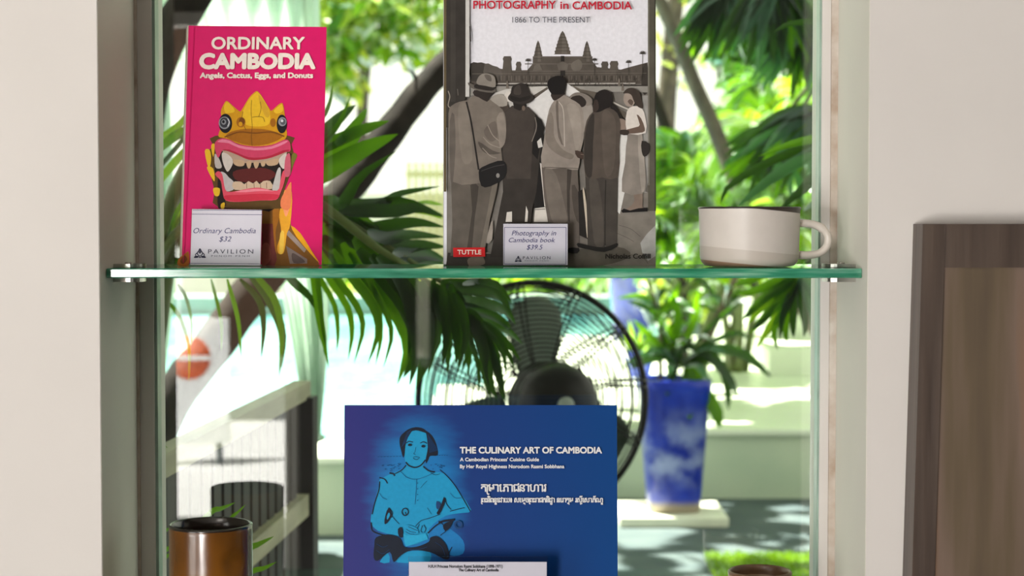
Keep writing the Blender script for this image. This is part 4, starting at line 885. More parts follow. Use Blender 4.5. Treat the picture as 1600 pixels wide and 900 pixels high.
def cluster(mb, c, rad, n, size, m, rng, shell=.0, asp=.45, down=.25):
    c = Vector(c)
    for _ in range(n):
        while True:
            v = Vector((rng.uniform(-1, 1), rng.uniform(-1, 1), rng.uniform(-1, 1)))
            if shell < v.length <= 1: break
        p = c + Vector((v.x * rad[0], v.y * rad[1], v.z * rad[2]))
        d = Vector((rng.gauss(0, 1), rng.gauss(0, 1), rng.gauss(-down, .7))).normalized(); s = size * rng.uniform(.6, 1.3)
        nr = Vector((rng.gauss(0, .7), rng.gauss(0, .7), 1))
        mb.leaf([p, p + d * s * .55, p + d * s + Vector((0, 0, -.18 * s))], s * asp, nr, m if not isinstance(m, (list, tuple)) else rng.choice(m), 4, .12, .6, .5)

# ---- the near palm outside the pane
pb = P(150, 500, 2.62); pb.z = 0
palm = thing('areca_palm', 'large areca palm close behind the pane, its fronds drooping behind the pink book', 'palm', pb)
crown = Vector((pb.x, pb.y, .95))
for k in range(5):
    a = 2 * math.pi * k / 5
    st = MB(); st.tube(spline([(pb.x + .07 * math.cos(a), pb.y + .05 * math.sin(a), 0), (pb.x + .05 * math.cos(a), pb.y + .04 * math.sin(a), .5), (pb.x + .06 * math.cos(a), pb.y + .04 * math.sin(a), 1.0), (pb.x + .1 * math.cos(a), pb.y + .05 * math.sin(a), 1.3)], 12), [.026 - .001 * i for i in range(12)], 10)
    st.build('stem', stemm, palm)
PM = [L_dark, stemm, L_mid, L_lite]
# drooping frond: rachis arches from behind the book down to the fan
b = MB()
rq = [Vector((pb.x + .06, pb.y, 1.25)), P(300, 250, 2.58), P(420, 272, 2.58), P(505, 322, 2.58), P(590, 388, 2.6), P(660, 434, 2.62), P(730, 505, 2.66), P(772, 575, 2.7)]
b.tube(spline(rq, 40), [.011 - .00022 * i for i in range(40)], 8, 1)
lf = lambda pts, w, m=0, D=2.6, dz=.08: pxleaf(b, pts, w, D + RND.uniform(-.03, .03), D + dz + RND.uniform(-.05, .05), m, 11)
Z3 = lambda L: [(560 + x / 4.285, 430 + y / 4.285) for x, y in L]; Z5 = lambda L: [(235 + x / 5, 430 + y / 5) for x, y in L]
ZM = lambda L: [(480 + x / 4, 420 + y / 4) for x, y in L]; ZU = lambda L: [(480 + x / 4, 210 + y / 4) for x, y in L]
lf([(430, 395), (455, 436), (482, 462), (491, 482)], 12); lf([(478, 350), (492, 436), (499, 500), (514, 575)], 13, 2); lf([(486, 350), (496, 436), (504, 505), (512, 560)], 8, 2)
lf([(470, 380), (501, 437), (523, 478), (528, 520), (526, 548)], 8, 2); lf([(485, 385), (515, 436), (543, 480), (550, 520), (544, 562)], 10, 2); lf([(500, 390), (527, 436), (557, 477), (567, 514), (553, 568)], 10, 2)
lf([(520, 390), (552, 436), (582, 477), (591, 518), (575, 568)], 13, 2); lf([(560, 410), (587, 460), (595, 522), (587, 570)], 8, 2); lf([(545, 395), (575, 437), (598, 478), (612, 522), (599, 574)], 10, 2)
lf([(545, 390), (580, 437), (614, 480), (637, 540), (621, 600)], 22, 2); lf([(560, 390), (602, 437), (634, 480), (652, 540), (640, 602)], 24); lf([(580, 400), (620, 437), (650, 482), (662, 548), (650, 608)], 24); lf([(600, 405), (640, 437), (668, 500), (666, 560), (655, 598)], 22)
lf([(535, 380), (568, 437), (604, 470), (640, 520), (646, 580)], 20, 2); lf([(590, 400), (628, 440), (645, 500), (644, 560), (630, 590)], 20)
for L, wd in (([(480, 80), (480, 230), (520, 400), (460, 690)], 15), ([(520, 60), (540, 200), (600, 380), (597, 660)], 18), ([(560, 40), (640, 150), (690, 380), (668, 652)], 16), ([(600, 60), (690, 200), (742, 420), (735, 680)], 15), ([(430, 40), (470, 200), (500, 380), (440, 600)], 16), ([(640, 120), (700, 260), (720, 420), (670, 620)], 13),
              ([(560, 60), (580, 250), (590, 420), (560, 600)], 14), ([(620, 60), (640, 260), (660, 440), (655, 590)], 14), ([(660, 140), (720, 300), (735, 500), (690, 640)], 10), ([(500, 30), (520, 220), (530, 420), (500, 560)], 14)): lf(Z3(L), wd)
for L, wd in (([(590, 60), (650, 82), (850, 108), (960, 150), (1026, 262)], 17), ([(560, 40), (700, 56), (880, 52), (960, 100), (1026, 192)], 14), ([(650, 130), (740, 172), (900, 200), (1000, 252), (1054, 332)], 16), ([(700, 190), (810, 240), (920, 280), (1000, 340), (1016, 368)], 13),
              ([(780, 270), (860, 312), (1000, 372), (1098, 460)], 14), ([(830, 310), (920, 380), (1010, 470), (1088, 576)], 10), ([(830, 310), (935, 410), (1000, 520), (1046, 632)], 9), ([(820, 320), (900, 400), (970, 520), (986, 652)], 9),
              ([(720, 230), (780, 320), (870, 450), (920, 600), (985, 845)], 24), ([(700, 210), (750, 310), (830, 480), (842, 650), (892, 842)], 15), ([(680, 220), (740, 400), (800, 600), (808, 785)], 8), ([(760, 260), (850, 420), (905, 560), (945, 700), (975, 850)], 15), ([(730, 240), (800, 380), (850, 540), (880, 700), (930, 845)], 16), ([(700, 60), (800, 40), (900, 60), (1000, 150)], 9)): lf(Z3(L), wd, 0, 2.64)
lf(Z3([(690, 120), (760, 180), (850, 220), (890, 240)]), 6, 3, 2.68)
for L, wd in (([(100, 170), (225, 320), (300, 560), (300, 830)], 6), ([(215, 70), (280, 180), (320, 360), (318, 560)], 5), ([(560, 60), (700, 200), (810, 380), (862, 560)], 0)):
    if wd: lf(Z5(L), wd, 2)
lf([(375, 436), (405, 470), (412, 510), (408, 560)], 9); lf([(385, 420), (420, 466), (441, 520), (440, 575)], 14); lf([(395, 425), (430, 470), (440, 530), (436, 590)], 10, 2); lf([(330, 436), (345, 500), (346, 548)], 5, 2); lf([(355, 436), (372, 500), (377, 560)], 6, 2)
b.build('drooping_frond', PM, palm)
# frond reaching over to the right with level leaflets
b = MB()
b.tube(spline([Vector((pb.x + .05, pb.y + .03, 1.2)), P(330, 300, 2.68), P(500, 330, 2.7), P(600, 384, 2.72), P(690, 440, 2.75)], 30), [.010 - .0002 * i for i in range(30)], 8, 1)
for L, wd in (([(80, 440), (250, 450), (440, 440), (620, 424), (850, 505)], 20), ([(200, 480), (380, 478), (560, 478), (700, 460), (860, 520)], 20), ([(300, 560), (400, 590), (560, 560), (700, 550), (860, 580)], 20), ([(380, 610), (500, 650), (640, 625), (860, 642)], 19), ([(460, 690), (600, 704), (720, 690), (870, 704)], 20), ([(540, 740), (640, 760), (760, 752), (880, 796)], 22), ([(560, 800), (660, 812), (780, 800), (890, 840)], 20),
              ([(90, 470), (220, 520), (360, 560), (460, 600)], 30), ([(90, 520), (260, 600), (430, 680), (640, 820)], 44), ([(90, 600), (240, 680), (400, 760), (560, 860)], 44), ([(90, 560), (180, 680), (280, 800), (360, 930)], 36), ([(90, 640), (150, 740), (200, 830), (220, 900)], 26), ([(300, 640), (420, 740), (520, 830), (600, 900)], 34), ([(80, 450), (200, 560), (330, 700), (430, 830)], 40), ([(90, 500), (330, 600), (520, 720), (700, 830)], 30), ([(70, 480), (130, 600), (200, 740), (260, 850)], 36), ([(95, 720), (110, 800), (150, 880), (160, 930)], 12)):
    lf(ZU(L), wd, 0 if wd < 30 else 2, 2.7)
lf(ZU([(180, 430), (460, 424), (580, 368), (830, 324)]), 13, 0, 2.72); lf(ZU([(560, 490), (640, 470), (760, 490), (850, 530)]), 9, 3, 2.74); lf(ZU([(690, 430), (760, 425), (850, 440)]), 10, 3, 2.76)
b.build('level_frond', PM, palm)
# upright leaflets to the right of the pink book
b = MB(); b.tube(spline([Vector((pb.x + .03, pb.y, 1.2)), P(280, 360, 2.6), P(440, 300, 2.62), P(500, 262, 2.64)], 20), .007, 8, 1)
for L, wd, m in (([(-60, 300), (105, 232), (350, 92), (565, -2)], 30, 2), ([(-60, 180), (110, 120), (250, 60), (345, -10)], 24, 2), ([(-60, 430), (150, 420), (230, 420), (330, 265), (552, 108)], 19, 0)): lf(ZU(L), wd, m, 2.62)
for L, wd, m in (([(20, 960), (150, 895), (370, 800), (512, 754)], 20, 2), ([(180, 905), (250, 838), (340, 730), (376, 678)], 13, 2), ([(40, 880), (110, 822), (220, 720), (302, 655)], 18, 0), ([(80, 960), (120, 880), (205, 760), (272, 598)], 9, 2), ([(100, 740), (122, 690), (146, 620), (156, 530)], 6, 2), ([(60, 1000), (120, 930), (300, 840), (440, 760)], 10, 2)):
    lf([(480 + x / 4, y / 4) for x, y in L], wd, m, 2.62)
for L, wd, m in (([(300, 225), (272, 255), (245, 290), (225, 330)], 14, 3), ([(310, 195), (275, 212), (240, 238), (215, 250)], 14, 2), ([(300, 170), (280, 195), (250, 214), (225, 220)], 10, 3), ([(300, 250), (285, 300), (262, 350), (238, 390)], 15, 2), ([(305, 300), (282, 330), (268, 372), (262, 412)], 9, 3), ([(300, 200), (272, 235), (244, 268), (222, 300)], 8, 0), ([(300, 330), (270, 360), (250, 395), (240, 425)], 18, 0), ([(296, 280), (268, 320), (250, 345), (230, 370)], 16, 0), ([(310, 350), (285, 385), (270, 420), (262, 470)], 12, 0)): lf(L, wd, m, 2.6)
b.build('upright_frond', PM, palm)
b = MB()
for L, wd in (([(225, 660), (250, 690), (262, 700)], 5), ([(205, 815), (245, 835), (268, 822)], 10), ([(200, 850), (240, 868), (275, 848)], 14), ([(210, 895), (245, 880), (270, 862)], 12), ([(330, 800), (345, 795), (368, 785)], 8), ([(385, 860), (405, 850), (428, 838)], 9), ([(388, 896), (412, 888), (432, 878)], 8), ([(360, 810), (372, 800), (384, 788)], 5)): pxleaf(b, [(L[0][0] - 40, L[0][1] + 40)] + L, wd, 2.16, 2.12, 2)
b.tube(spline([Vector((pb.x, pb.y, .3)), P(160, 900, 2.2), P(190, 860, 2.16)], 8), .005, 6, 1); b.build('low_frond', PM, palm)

# ---- leaning tree crossing behind the palm
def pxtube(mb, pts, D0, D1, m=0, n=12, seg=30):
    k = len(pts) - 1; q = [P(x, y, D0 + (D1 - D0) * i / k) for i, (x, y, r) in enumerate(pts)]
    qq = spline(q, seg); r = [p[2] / 2800 * (D0 + (D1 - D0) * i / k) for i, p in enumerate(pts)]
    rr = [v.x for v in spline([(x, 0, 0) for x in r], seg)]
    mb.tube(qq, [a * (1 + .05 * math.sin(i * 2.1)) for i, a in enumerate(rr)], n, m); return qq
base = P(215, 700, 4.7); base.z = 0; base.x -= .12
tr = thing('leaning_tree', 'dark leaning tree trunk rising diagonally behind the palm fronds', 'tree', base)
t = MB()
q0 = P(248, 668, 4.7)
pts = [base, Vector((base.x + .02, 4.7, .45))] + [P(x, y, 4.7 + .0015 * (x - 250)) for x, y in ((262, 640), (330, 545), (395, 455), (470, 370), (545, 290), (610, 205), (665, 135), (720, 80), (800, 10), (900, -90), (980, -220))]
rr = [.085, .06, .055, .055, .055, .053, .05, .046, .042, .042, .042, .04, .035]
sp = spline(pts, 60); rs = [v.x for v in spline([(x, 0, 0) for x in rr], 60)]
t.tube(sp, [a * (1 + .04 * math.sin(i * 1.7)) for i, a in enumerate(rs)], 14); t.build('trunk', bark_d, tr)
b = MB(); b.tube(spline([P(655, 150, 5.32), P(648, 118, 5.3), P(636, 108, 5.28)], 8), [.02, .014, .008, .006, .005, .004, .003, .002], 8); b.build('branch_stub', bark_d, tr)
base2 = P(196, 500, 4.3); base2.z = 0
tr2 = thing('leaning_tree', 'second dark trunk slanting up at the upper corner behind the pink book', 'tree', base2)
t = MB(); sp = spline([base2, P(205, 420, 4.3), P(222, 180, 4.3), P(250, 80, 4.3), P(290, 12, 4.32), P(330, -60, 4.35), P(370, -200, 4.4)], 40); t.tube(sp, [.062 - .0006 * i for i in range(40)], 14); t.build('trunk', bark_d, tr2)

# ---- cabana drapes, railing, daybed at the left
drape_m = leafmat('sheer_drape', (196, 216, 200), (206, 226, 210), .5, .02, .6, 3)
def drape(name, label, rows, D, folds, amp):
    """rows: (y, x_left, x_right) in photo pixels from the top down"""
    q = spline([(a, b2, c2) for a, b2, c2 in rows], 40); N = 90; v = []; f = []
    for i, (yy, xl_, xr_) in enumerate(q):
        for j in range(N + 1):
            u = j / N; p = P(xl_ + (xr_ - xl_) * u, yy, D); wv = math.sin(u * folds * 2 * math.pi + .6 * math.sin(i * .12) + 1.3 * math.sin(u * 7)); p.y += amp * wv + .5 * amp * math.sin(u * folds * 5.1 + 1); v.append(p)
    for i in range(39):
        for j in range(N): a = i * (N + 1) + j; f.append((a, a + 1, a + N + 2, a + N + 1))
    return v, f
root = thing('drape', 'pale green sheer drape tied back at the pool, hanging behind the palm leaves', 'drape', P(470, 400, 5.9))
v, f = drape('', '', [(-220, 232, 500), (-60, 236, 498), (60, 262, 500), (200, 318, 505), (330, 385, 512), (430, 432, 514), (520, 452, 513), (600, 466, 508), (660, 474, 503), (682, 478, 502)], 5.9, 8, .022)
MB().add(v, f, 0, True).build('hanging_cloth', drape_m, root)
v, f = drape('', '', [(682, 480, 500), (720, 470, 505), (800, 468, 508), (900, 468, 510), (1060, 470, 508)], 5.9, 6, .03)
b = MB().tube([P(477, 684, 5.86), P(490, 690, 5.82), P(503, 684, 5.86), P(490, 680, 5.95)], .012, 8, 0, True); b.build('tie_band', drape_m, root)
MB().tube([P(205, -222, 5.9), P(520, -222, 5.9)], .02, 10).build('curtain_rail', mat('rail_metal', (150, 156, 150), .4), root)
MB().tube([P(471, -222, 5.95), Vector((P(471, -222, 5.95).x, 5.95, 0))], .018, 10).build('post', mat('post_paint', (160, 176, 162), .5), root)
root = thing('drape', 'narrow pale green drape gathered beside the shaded jamb, behind the trunk', 'drape', P(235, 400, 5.6))
v, f = drape('', '', [(-220, 150, 262), (-60, 170, 256), (100, 190, 260), (300, 210, 268), (440, 222, 269), (520, 222, 262), (600, 216, 252), (680, 205, 240), (760, 200, 230), (900, 190, 226), (1100, 190, 226)], 5.6, 6, .04)
MB().add(v, f, 0, True).build('hanging_cloth', drape_m, root)
MB().tube([P(140, -222, 5.6), P(270, -222, 5.6)], .02, 10).build('curtain_rail', mat('rail_metal_2', (150, 156, 150), .4), root)
zz = P(180, 500, 5.6); MB().tube([Vector((zz.x, 5.64, 0)), Vector((zz.x, 5.64, P(180, -222, 5.6).z))], .018, 10).build('post', mat('post_paint_2', (160, 176, 162), .5), root)

rail_m = mat('weathered_rail', (164, 160, 136), .6, .15, 9, stretch=(5, .5, 5)); slat_d = mat('dark_slat', (40, 34, 40), .55, .25, 12); slat_l = mat('pale_slat', (176, 170, 160), .6, .1, 20)
A = P(470, 600, 3.5); Bn = P(238, 714, 2.42); A0 = Vector((A.x, A.y, 0)); B0 = Vector((Bn.x, Bn.y, 0)); dv = (B0 - A0); Lr = dv.length; dv.normalize(); sdv = Vector((-dv.y, dv.x, 0))
zt = P(470, 596, 3.5).z; zm = P(482, 778, 3.5).z
root = thing('railing', 'dark slatted railing with a pale top rail running away from the pane', 'railing', A0)
def obox(b, s0, s1, z0, z1, w0, w1, m=0):
    v = [A0 + dv * s + sdv * w + Vector((0, 0, z)) for z in (z0, z1) for s, w in ((s0, w0), (s1, w0), (s1, w1), (s0, w1))]
    return b.add(v, [(0, 3, 2, 1), (4, 5, 6, 7), (0, 1, 5, 4), (1, 2, 6, 5), (2, 3, 7, 6), (3, 0, 4, 7)], m)
obox(MB(), -.02, Lr + .25, zt - .034, zt, -.016, .016).build('top_rail', rail_m, root)
obox(MB(), 0, Lr + .25, zm - .03, zm + .012, -.02, .02).build('mid_rail', rail_m, root)
obox(MB(), 0, Lr + .25, .10, .15, -.02, .02).build('bottom_rail', rail_m, root)
for s0 in (-.03, Lr + .2): obox(MB(), s0, s0 + .055, 0, zt - .03, -.028, .028).build('post', slat_d, root)
ns = 17
for i in range(ns):
    s0 = .07 + i * (Lr + .1) / ns
    obox(MB(), s0, s0 + .050, .13, zt - .03, -.004, .004).build('slat', slat_d, root)

# daybed with white mattress beyond the railing
cushion = mat('white_cushion', (236, 236, 238), .8, .03, 9, bump=.1)
dbx0, dbx1 = P(300, 600, 6.4).x, P(452, 600, 6.4).x
root = thing('daybed', 'low daybed with white mattress and folded sheet by the pool, seen past the railing', 'daybed', ((dbx0 + dbx1) / 2, 6.6, 0))
dk_w = mat('daybed_timber', (70, 58, 50), .6, .3, 10)
MB().box((dbx0 - .1, 6.25, .16), (dbx1 - .02, 7.4, .26), bev=.01).build('base', dk_w, root)
for x in (dbx0 - .06, dbx1 - .1):
    for y in (6.3, 7.3): MB().box((x, y, 0), (x + .05, y + .05, .165)).build('leg', dk_w, root)
MB().box((dbx0 - .1, 6.26, .262), (dbx1 - .02, 7.38, .43), bev=.03).build('mattress', cushion, root)
b = MB(); v, f = [], []
for i in range(13):
    for j in range(13):
        u, w_ = i / 12, j / 12; v.append(Vector((dbx0 + .02 + .28 * u, 6.5 + .5 * w_, .44 + .22 * (math.sin(math.pi * u) * math.sin(math.pi * w_)) ** .6 + .012 * math.sin(9 * u + 5 * w_))))
for i in range(12):
    for j in range(12): a = i * 13 + j; f.append((a, a + 1, a + 14, a + 13))
b.add(v, f, 0, True); b.build('folded_sheet', drape_m, root)

# ---- pedestal fan
blackp = mat('fan_black', (14, 14, 15), .38, .2, 40, spec=.25); blade_m = mat('fan_blade', (98, 114, 98), .45, .12, 8)
FC = P(834, 626, 4.5); yaw = math.radians(15)
ax = Vector((math.sin(yaw), -math.cos(yaw), .06)).normalized()         # out of the back, towards the room
fr_ = Vector((0, 0, 1)); fs = ax.cross(fr_).normalized(); fu = fs.cross(ax).normalized()
if fs.x < 0: fs = -fs
FM = Matrix((fs, fu, ax)).transposed().to_4x4(); FM.translation = FC
RF = 185 / 2800 * 4.5
fan = thing('pedestal_fan', 'black pedestal fan seen from behind, standing on the terrace beside the blue pot', 'fan', (FC.x + ax.x * .12, FC.y + ax.y * .12, 0))
def circ(r, z, n=72): return [FM @ Vector((r * math.cos(2 * math.pi * i / n), r * math.sin(2 * math.pi * i / n), z)) for i in range(n)]
MB().tube(circ(RF, 0, 96), .0085, 10, 0, True).build('cage_hoop', blackp, fan)
def dome(t, dep): return dep * math.cos(t * math.pi / 2) ** .7
for sgn, nm in ((1, 'rear_guard'), (-1, 'front_guard')):
    b = MB()
    for k in range(1, 20):
        t = .22 + .78 * k / 20; b.tube(circ(RF * t, sgn * (.012 + dome(t, .10)), 64), .0022, 5, 0, True)
    for k in range(12):
        for da in (-.03, .03):
            a = 2 * math.pi * k / 12 + .12 + da; b.tube([FM @ Vector((RF * t * math.cos(a + .25 * (1 - t)), RF * t * math.sin(a + .25 * (1 - t)), sgn * (.012 + dome(t, .10)))) for t in (.2, .4, .6, .8, .92, 1.0)], .0026, 5)
    b.tube(circ(RF * .22, sgn * .112, 40), .004, 6, 0, True); b.build(nm, blackp, fan)
for k, a0 in enumerate((math.radians(88), math.radians(-32), math.radians(208))):
    b = MB(); v = []; f = []; n = 14; m_ = 9
    for i in range(n + 1):
        t = i / n; r = .07 + (RF * .88 - .07) * t; half = math.radians(24) * (1 - .25 * t) * (1 if t < .8 else math.sqrt(max(.02, 1 - ((t - .8) / .2) ** 2)) * .65 + .35)
        for j in range(m_ + 1):
            a = a0 + half * (2 * j / m_ - 1) * (.17 + .12 * (1 - t)) / (.12) * .66; v.append(FM @ Vector((r * math.cos(a), r * math.sin(a), .035 * (2 * j / m_ - 1))))
    for i in range(n):
        for j in range(m_): q = i * (m_ + 1) + j; f.append((q, q + 1, q + m_ + 2, q + m_ + 1))
    b.add(v, f, 0, True); o = b.build('blade', blade_m, fan)
    sm = o.modifiers.new('thickness', 'SOLIDIFY'); sm.thickness = .004
MB().lathe([(.055, -.05), (.062, -.03), (.062, .02)], FM, 32).build('hub', blackp, fan)
b = MB(); b.lathe([(.07, .10), (.096, .112), (.102, .13), (.102, .15), (.097, .153), (.097, .158), (.102, .162), (.102, .185), (.097, .188), (.097, .193), (.101, .197), (.098, .225), (.086, .25), (.06, .268), (.03, .274), (.0001, .275)], FM, 48); mh = b.build('motor_housing', blackp, fan)
b = MB().lathe([(.018, .27), (.02, .285), (.014, .292), (.0001, .293)], FM, 24); b.build('motor_cap', mat('fan_cap_grey', (140, 146, 136), .4), mh)
kx = FM @ Vector((.115, -.005, .17)); MB().tube([FM @ Vector((.095, -.005, .17)), kx], [.012, .015], 12).build('knob', blackp, mh)
pc = Vector((fan.location.x, fan.location.y, 0)); neck = FM @ Vector((0, -.11, .17))
MB().tube(spline([pc + Vector((0, 0, .03)), pc + Vector((0, 0, .5)), Vector((pc.x, pc.y, neck.z - .06)), neck + Vector((0, 0, .03))], 20), .017, 14).build('pole', blackp, fan)
MB().lathe([(.21, 0), (.215, .012), (.19, .03), (.06, .045), (.03, .07), (.022, .11)], Matrix.Translation(pc), 48).build('base', blackp, fan)

# ---- blue glazed pots
bluepot = mat('cobalt_glaze', (16, 62, 178), .16, .25, 5, rgb2=(10, 36, 132), spec=.6, coat=.5)
scuff = mat('limescale', (130, 146, 200), .6, .25, 18, rgb2=(56, 84, 180)); soil = mat('soil', (46, 38, 30), .9, .3, 40)
def square_pot(root, c, w0, w1, h, m, name='pot'):
    b = MB(); n = 4; rings = [(w0 * .96, 0), (w0, .01), (w1 * .985, h - .06), (w1 * 1.03, h - .05), (w1 * 1.04, h - .005), (w1 * 1.02, h), (w1 * .9, h), (w1 * .88, h - .06)]
    v = []; N = 32
    for r, z in rings:
        for k in range(N):
            a = 2 * math.pi * k / N + .22; ex = 4.5; cs, sn = math.cos(a), math.sin(a); q = (abs(cs) ** ex + abs(sn) ** ex) ** (-1 / ex)
            v.append(c + Vector((r * cs * q, r * sn * q, z)))
    f = [(i * N + k, i * N + (k + 1) % N, (i + 1) * N + (k + 1) % N, (i + 1) * N + k) for i in range(len(rings) - 1) for k in range(N)] + [tuple(range(N - 1, -1, -1))]
    b.add(v, f, 0, True); return b.build(name, m, root)
Dp = 8.15
sc_ = P(1046, 796, Dp); sc_.z = 0; hp_ = .045
tr_ = MB().box((P(964, 800, Dp).x, Dp - .22, 0), (P(1130, 800, Dp).x, Dp + .26, hp_), bev=.008)
o = tr_.build('stone_slab', mat('white_slab', (206, 208, 190), .6, .1, 6), None, origin=sc_); tag(o, 'square white stone slab on the terrace under the blue glazed pot', 'slab')
cpt = P(1052, 785, Dp); cpt.z = hp_ + .001; hpot = P(1050, 590, Dp).z - cpt.z
plant = thing('potted_plant', 'tall cobalt blue glazed pot on a white slab with strappy green leaves', 'potted plant', cpt)
square_pot(plant, cpt, .118, .162, hpot, bluepot)
def scuffed():
    m, nt, out = nodes('scuffed_cobalt'); return m
b = MB(); b.lathe([(.0001, hpot - .05), (.135, hpot - .05)], Matrix.Translation(cpt), 24); b.build('soil', soil, plant)
# limescale bloom low on the glaze
bl = MB(); v = []; f = []
def potx(z): return .118 + (.162 * .985 - .118) * (z / (hpot - .06))
o = plant.children[0]; o.data.materials.clear()
def potmat():
    m, nt, out = nodes('cobalt_glaze_limescale'); p = nt.nodes.new('ShaderNodeBsdfPrincipled'); p.inputs['Coat Weight'].default_value = .2; p.inputs['Roughness'].default_value = .35
    c1, _ = noise_col(nt, lin((2, 48, 180)), .2, 6, c2=lin((0, 20, 126)))
    tc = nt.nodes.new('ShaderNodeTexCoord'); sx = nt.nodes.new('ShaderNodeSeparateXYZ'); nt.links.new(tc.outputs['Object'], sx.inputs[0])
    nz = nt.nodes.new('ShaderNodeTexNoise'); nz.inputs['Scale'].default_value = 9; nz.inputs['Detail'].default_value = 5; nt.links.new(tc.outputs['Object'], nz.inputs['Vector'])
    rp = nt.nodes.new('ShaderNodeValToRGB'); rp.color_ramp.elements[0].position = .10; rp.color_ramp.elements[0].color = (.0, 0, 0, 1); rp.color_ramp.elements[1].position = .5; rp.color_ramp.elements[1].color = (0, 0, 0, 1)
    a = rp.color_ramp.elements.new(.22); a.color = (1, 1, 1, 1); a = rp.color_ramp.elements.new(.36); a.color = (.8, .8, .8, 1); nt.links.new(sx.outputs['Z'], rp.inputs[0])
    mu = nt.nodes.new('ShaderNodeMath'); mu.operation = 'MULTIPLY'; r2 = nt.nodes.new('ShaderNodeValToRGB'); r2.color_ramp.elements[0].position = .42; r2.color_ramp.elements[1].position = .62; nt.links.new(nz.outputs[0], r2.inputs[0])
    nt.links.new(rp.outputs[0], mu.inputs[0]); nt.links.new(r2.outputs[0], mu.inputs[1])
    mx = nt.nodes.new('ShaderNodeMix'); mx.data_type = 'RGBA'; nt.links.new(mu.outputs[0], mx.inputs[0]); nt.links.new(c1, mx.inputs[6]); mx.inputs[7].default_value = lin((140, 152, 200))
    r3 = nt.nodes.new('ShaderNodeValToRGB'); r3.color_ramp.elements[0].position = .03; r3.color_ramp.elements[0].color = (1, 1, 1, 1); r3.color_ramp.elements[1].position = .06; r3.color_ramp.elements[1].color = (0, 0, 0, 1); nt.links.new(sx.outputs['Z'], r3.inputs[0])
    m2 = nt.nodes.new('ShaderNodeMix'); m2.data_type = 'RGBA'; nt.links.new(r3.outputs[0], m2.inputs[0]); nt.links.new(mx.outputs[2], m2.inputs[6]); m2.inputs[7].default_value = lin((150, 136, 120))
    nt.links.new(m2.outputs[2], p.inputs['Base Color']); nt.links.new(p.outputs[0], out.inputs[0]); return m
o.data.materials.append(potmat())
topc = cpt + Vector((0, 0, hpot - .05))
st = MB()
stems = [[topc + Vector((.07, .0, 0)), P(1098, 545, Dp), P(1128, 480, Dp), P(1150, 432, Dp), P(1172, 380, Dp + .1)], [topc + Vector((.1, .03, 0)), P(1108, 530, Dp + .1), P(1150, 455, Dp + .15), P(1190, 410, Dp + .2)], [topc + Vector((-.06, 0, 0)), P(1032, 560, Dp), P(1030, 500, Dp), P(1012, 435, Dp), P(1000, 380, Dp)]]
for q, r in zip(stems, (.020, .012, .012)): st.tube(spline(q, 18), [r * (1 - .02 * i) for i in range(18)], 8)
st.build('stem', mat('plant_stem', (92, 84, 60), .8, .3, 14), plant)
lv = MB(); rg = random.Random(3)
for L, wd in (([(1075, 560), (1110, 545), (1160, 552), (1204, 588)], 15), ([(1078, 562), (1110, 560), (1138, 590), (1152, 618)], 14), ([(1088, 540), (1120, 560), (1136, 600), (1138, 640)], 12), ([(1080, 560), (1092, 600), (1118, 640), (1124, 668)], 20), ([(1070, 570), (1082, 610), (1092, 650), (1096, 680)], 18), ([(1070, 575), (1076, 620), (1078, 655)], 16), ([(1060, 560), (1048, 590), (1042, 618)], 14), ([(1086, 545), (1110, 535), (1150, 520), (1172, 530)], 8), ([(1080, 545), (1120, 500), (1160, 470)], 7), ([(1046, 560), (1020, 530), (990, 500)], 10), ([(1040, 560), (1015, 560), (985, 575)], 14), ([(1050, 550), (1060, 500), (1050, 460)], 12), ([(1060, 556), (1085, 500), (1090, 455)], 11), ([(1030, 500), (1010, 480), (980, 470)], 8), ([(1030, 495), (1050, 470), (1062, 440)], 10), ([(1025, 470), (1000, 462), (965, 466)], 7)):
    pxleaf(lv, L, wd, Dp - .02, Dp - .12 + rg.uniform(-.1, .1), rg.choice((0, 0, 1)), 8, tip=.5, base=.5)
for c0, n, ln in ((topc + Vector((0, 0, .1)), 34, .24), (stems[2][2], 16, .2), (stems[2][3], 16, .2), (stems[0][2], 12, .2)):
    for i in range(n):
        a = rg.uniform(0, 6.28); e = rg.uniform(.15, 1.2); d = Vector((math.cos(a) * math.cos(e), math.sin(a) * math.cos(e), math.sin(e))); l = ln * rg.uniform(.6, 1.15)
        p0 = c0 + Vector((rg.uniform(-.05, .05), rg.uniform(-.05, .05), rg.uniform(-.03, .08)))
        lv.leaf([p0, p0 + d * l * .55, p0 + d * l + Vector((0, 0, -.35 * l))], .036, (rg.uniform(-.4, .4), -.5, 1), rg.choice((0, 1, 1, 2)), 6, .2, .5, .5)
lv.build('leaves', [L_mid, L_dark, L_blu], plant)
D2 = 15.5; c2 = P(986, 482, D2); c2.z = PW + .165; h2 = P(986, 425, D2).z - c2.z
if c2.y > 0:
    root = thing('potted_plant', 'distant violet-blue glazed pot with a spiky plant, on the deck above the fan', 'potted plant', (c2.x, c2.y, PW - .02)); base_z = PW - .02
    cc = Vector((c2.x, c2.y, base_z)); hh = P(986, 428, D2).z - base_z
    square_pot(root, cc, .15, .2, hh, mat('violet_glaze', (52, 62, 150), .2, .3, 6, coat=.4))
    MB().lathe([(.0001, hh - .05), (.17, hh - .05)], Matrix.Translation(cc), 20).build('soil', soil, root)
    lv = MB()
    for i in range(50):
        a = rg.uniform(0, 6.28); e = rg.uniform(.2, 1.4); d = Vector((math.cos(a) * math.cos(e), math.sin(a) * math.cos(e), math.sin(e))); l = rg.uniform(.4, .9); p0 = cc + Vector((0, 0, hh - .04))
        lv.leaf([p0, p0 + d * l * .5, p0 + d * l + Vector((0, 0, -.3 * l))], .06, (0, -.5, 1), 0, 6)
    lv.build('leaves', L_mid, root)
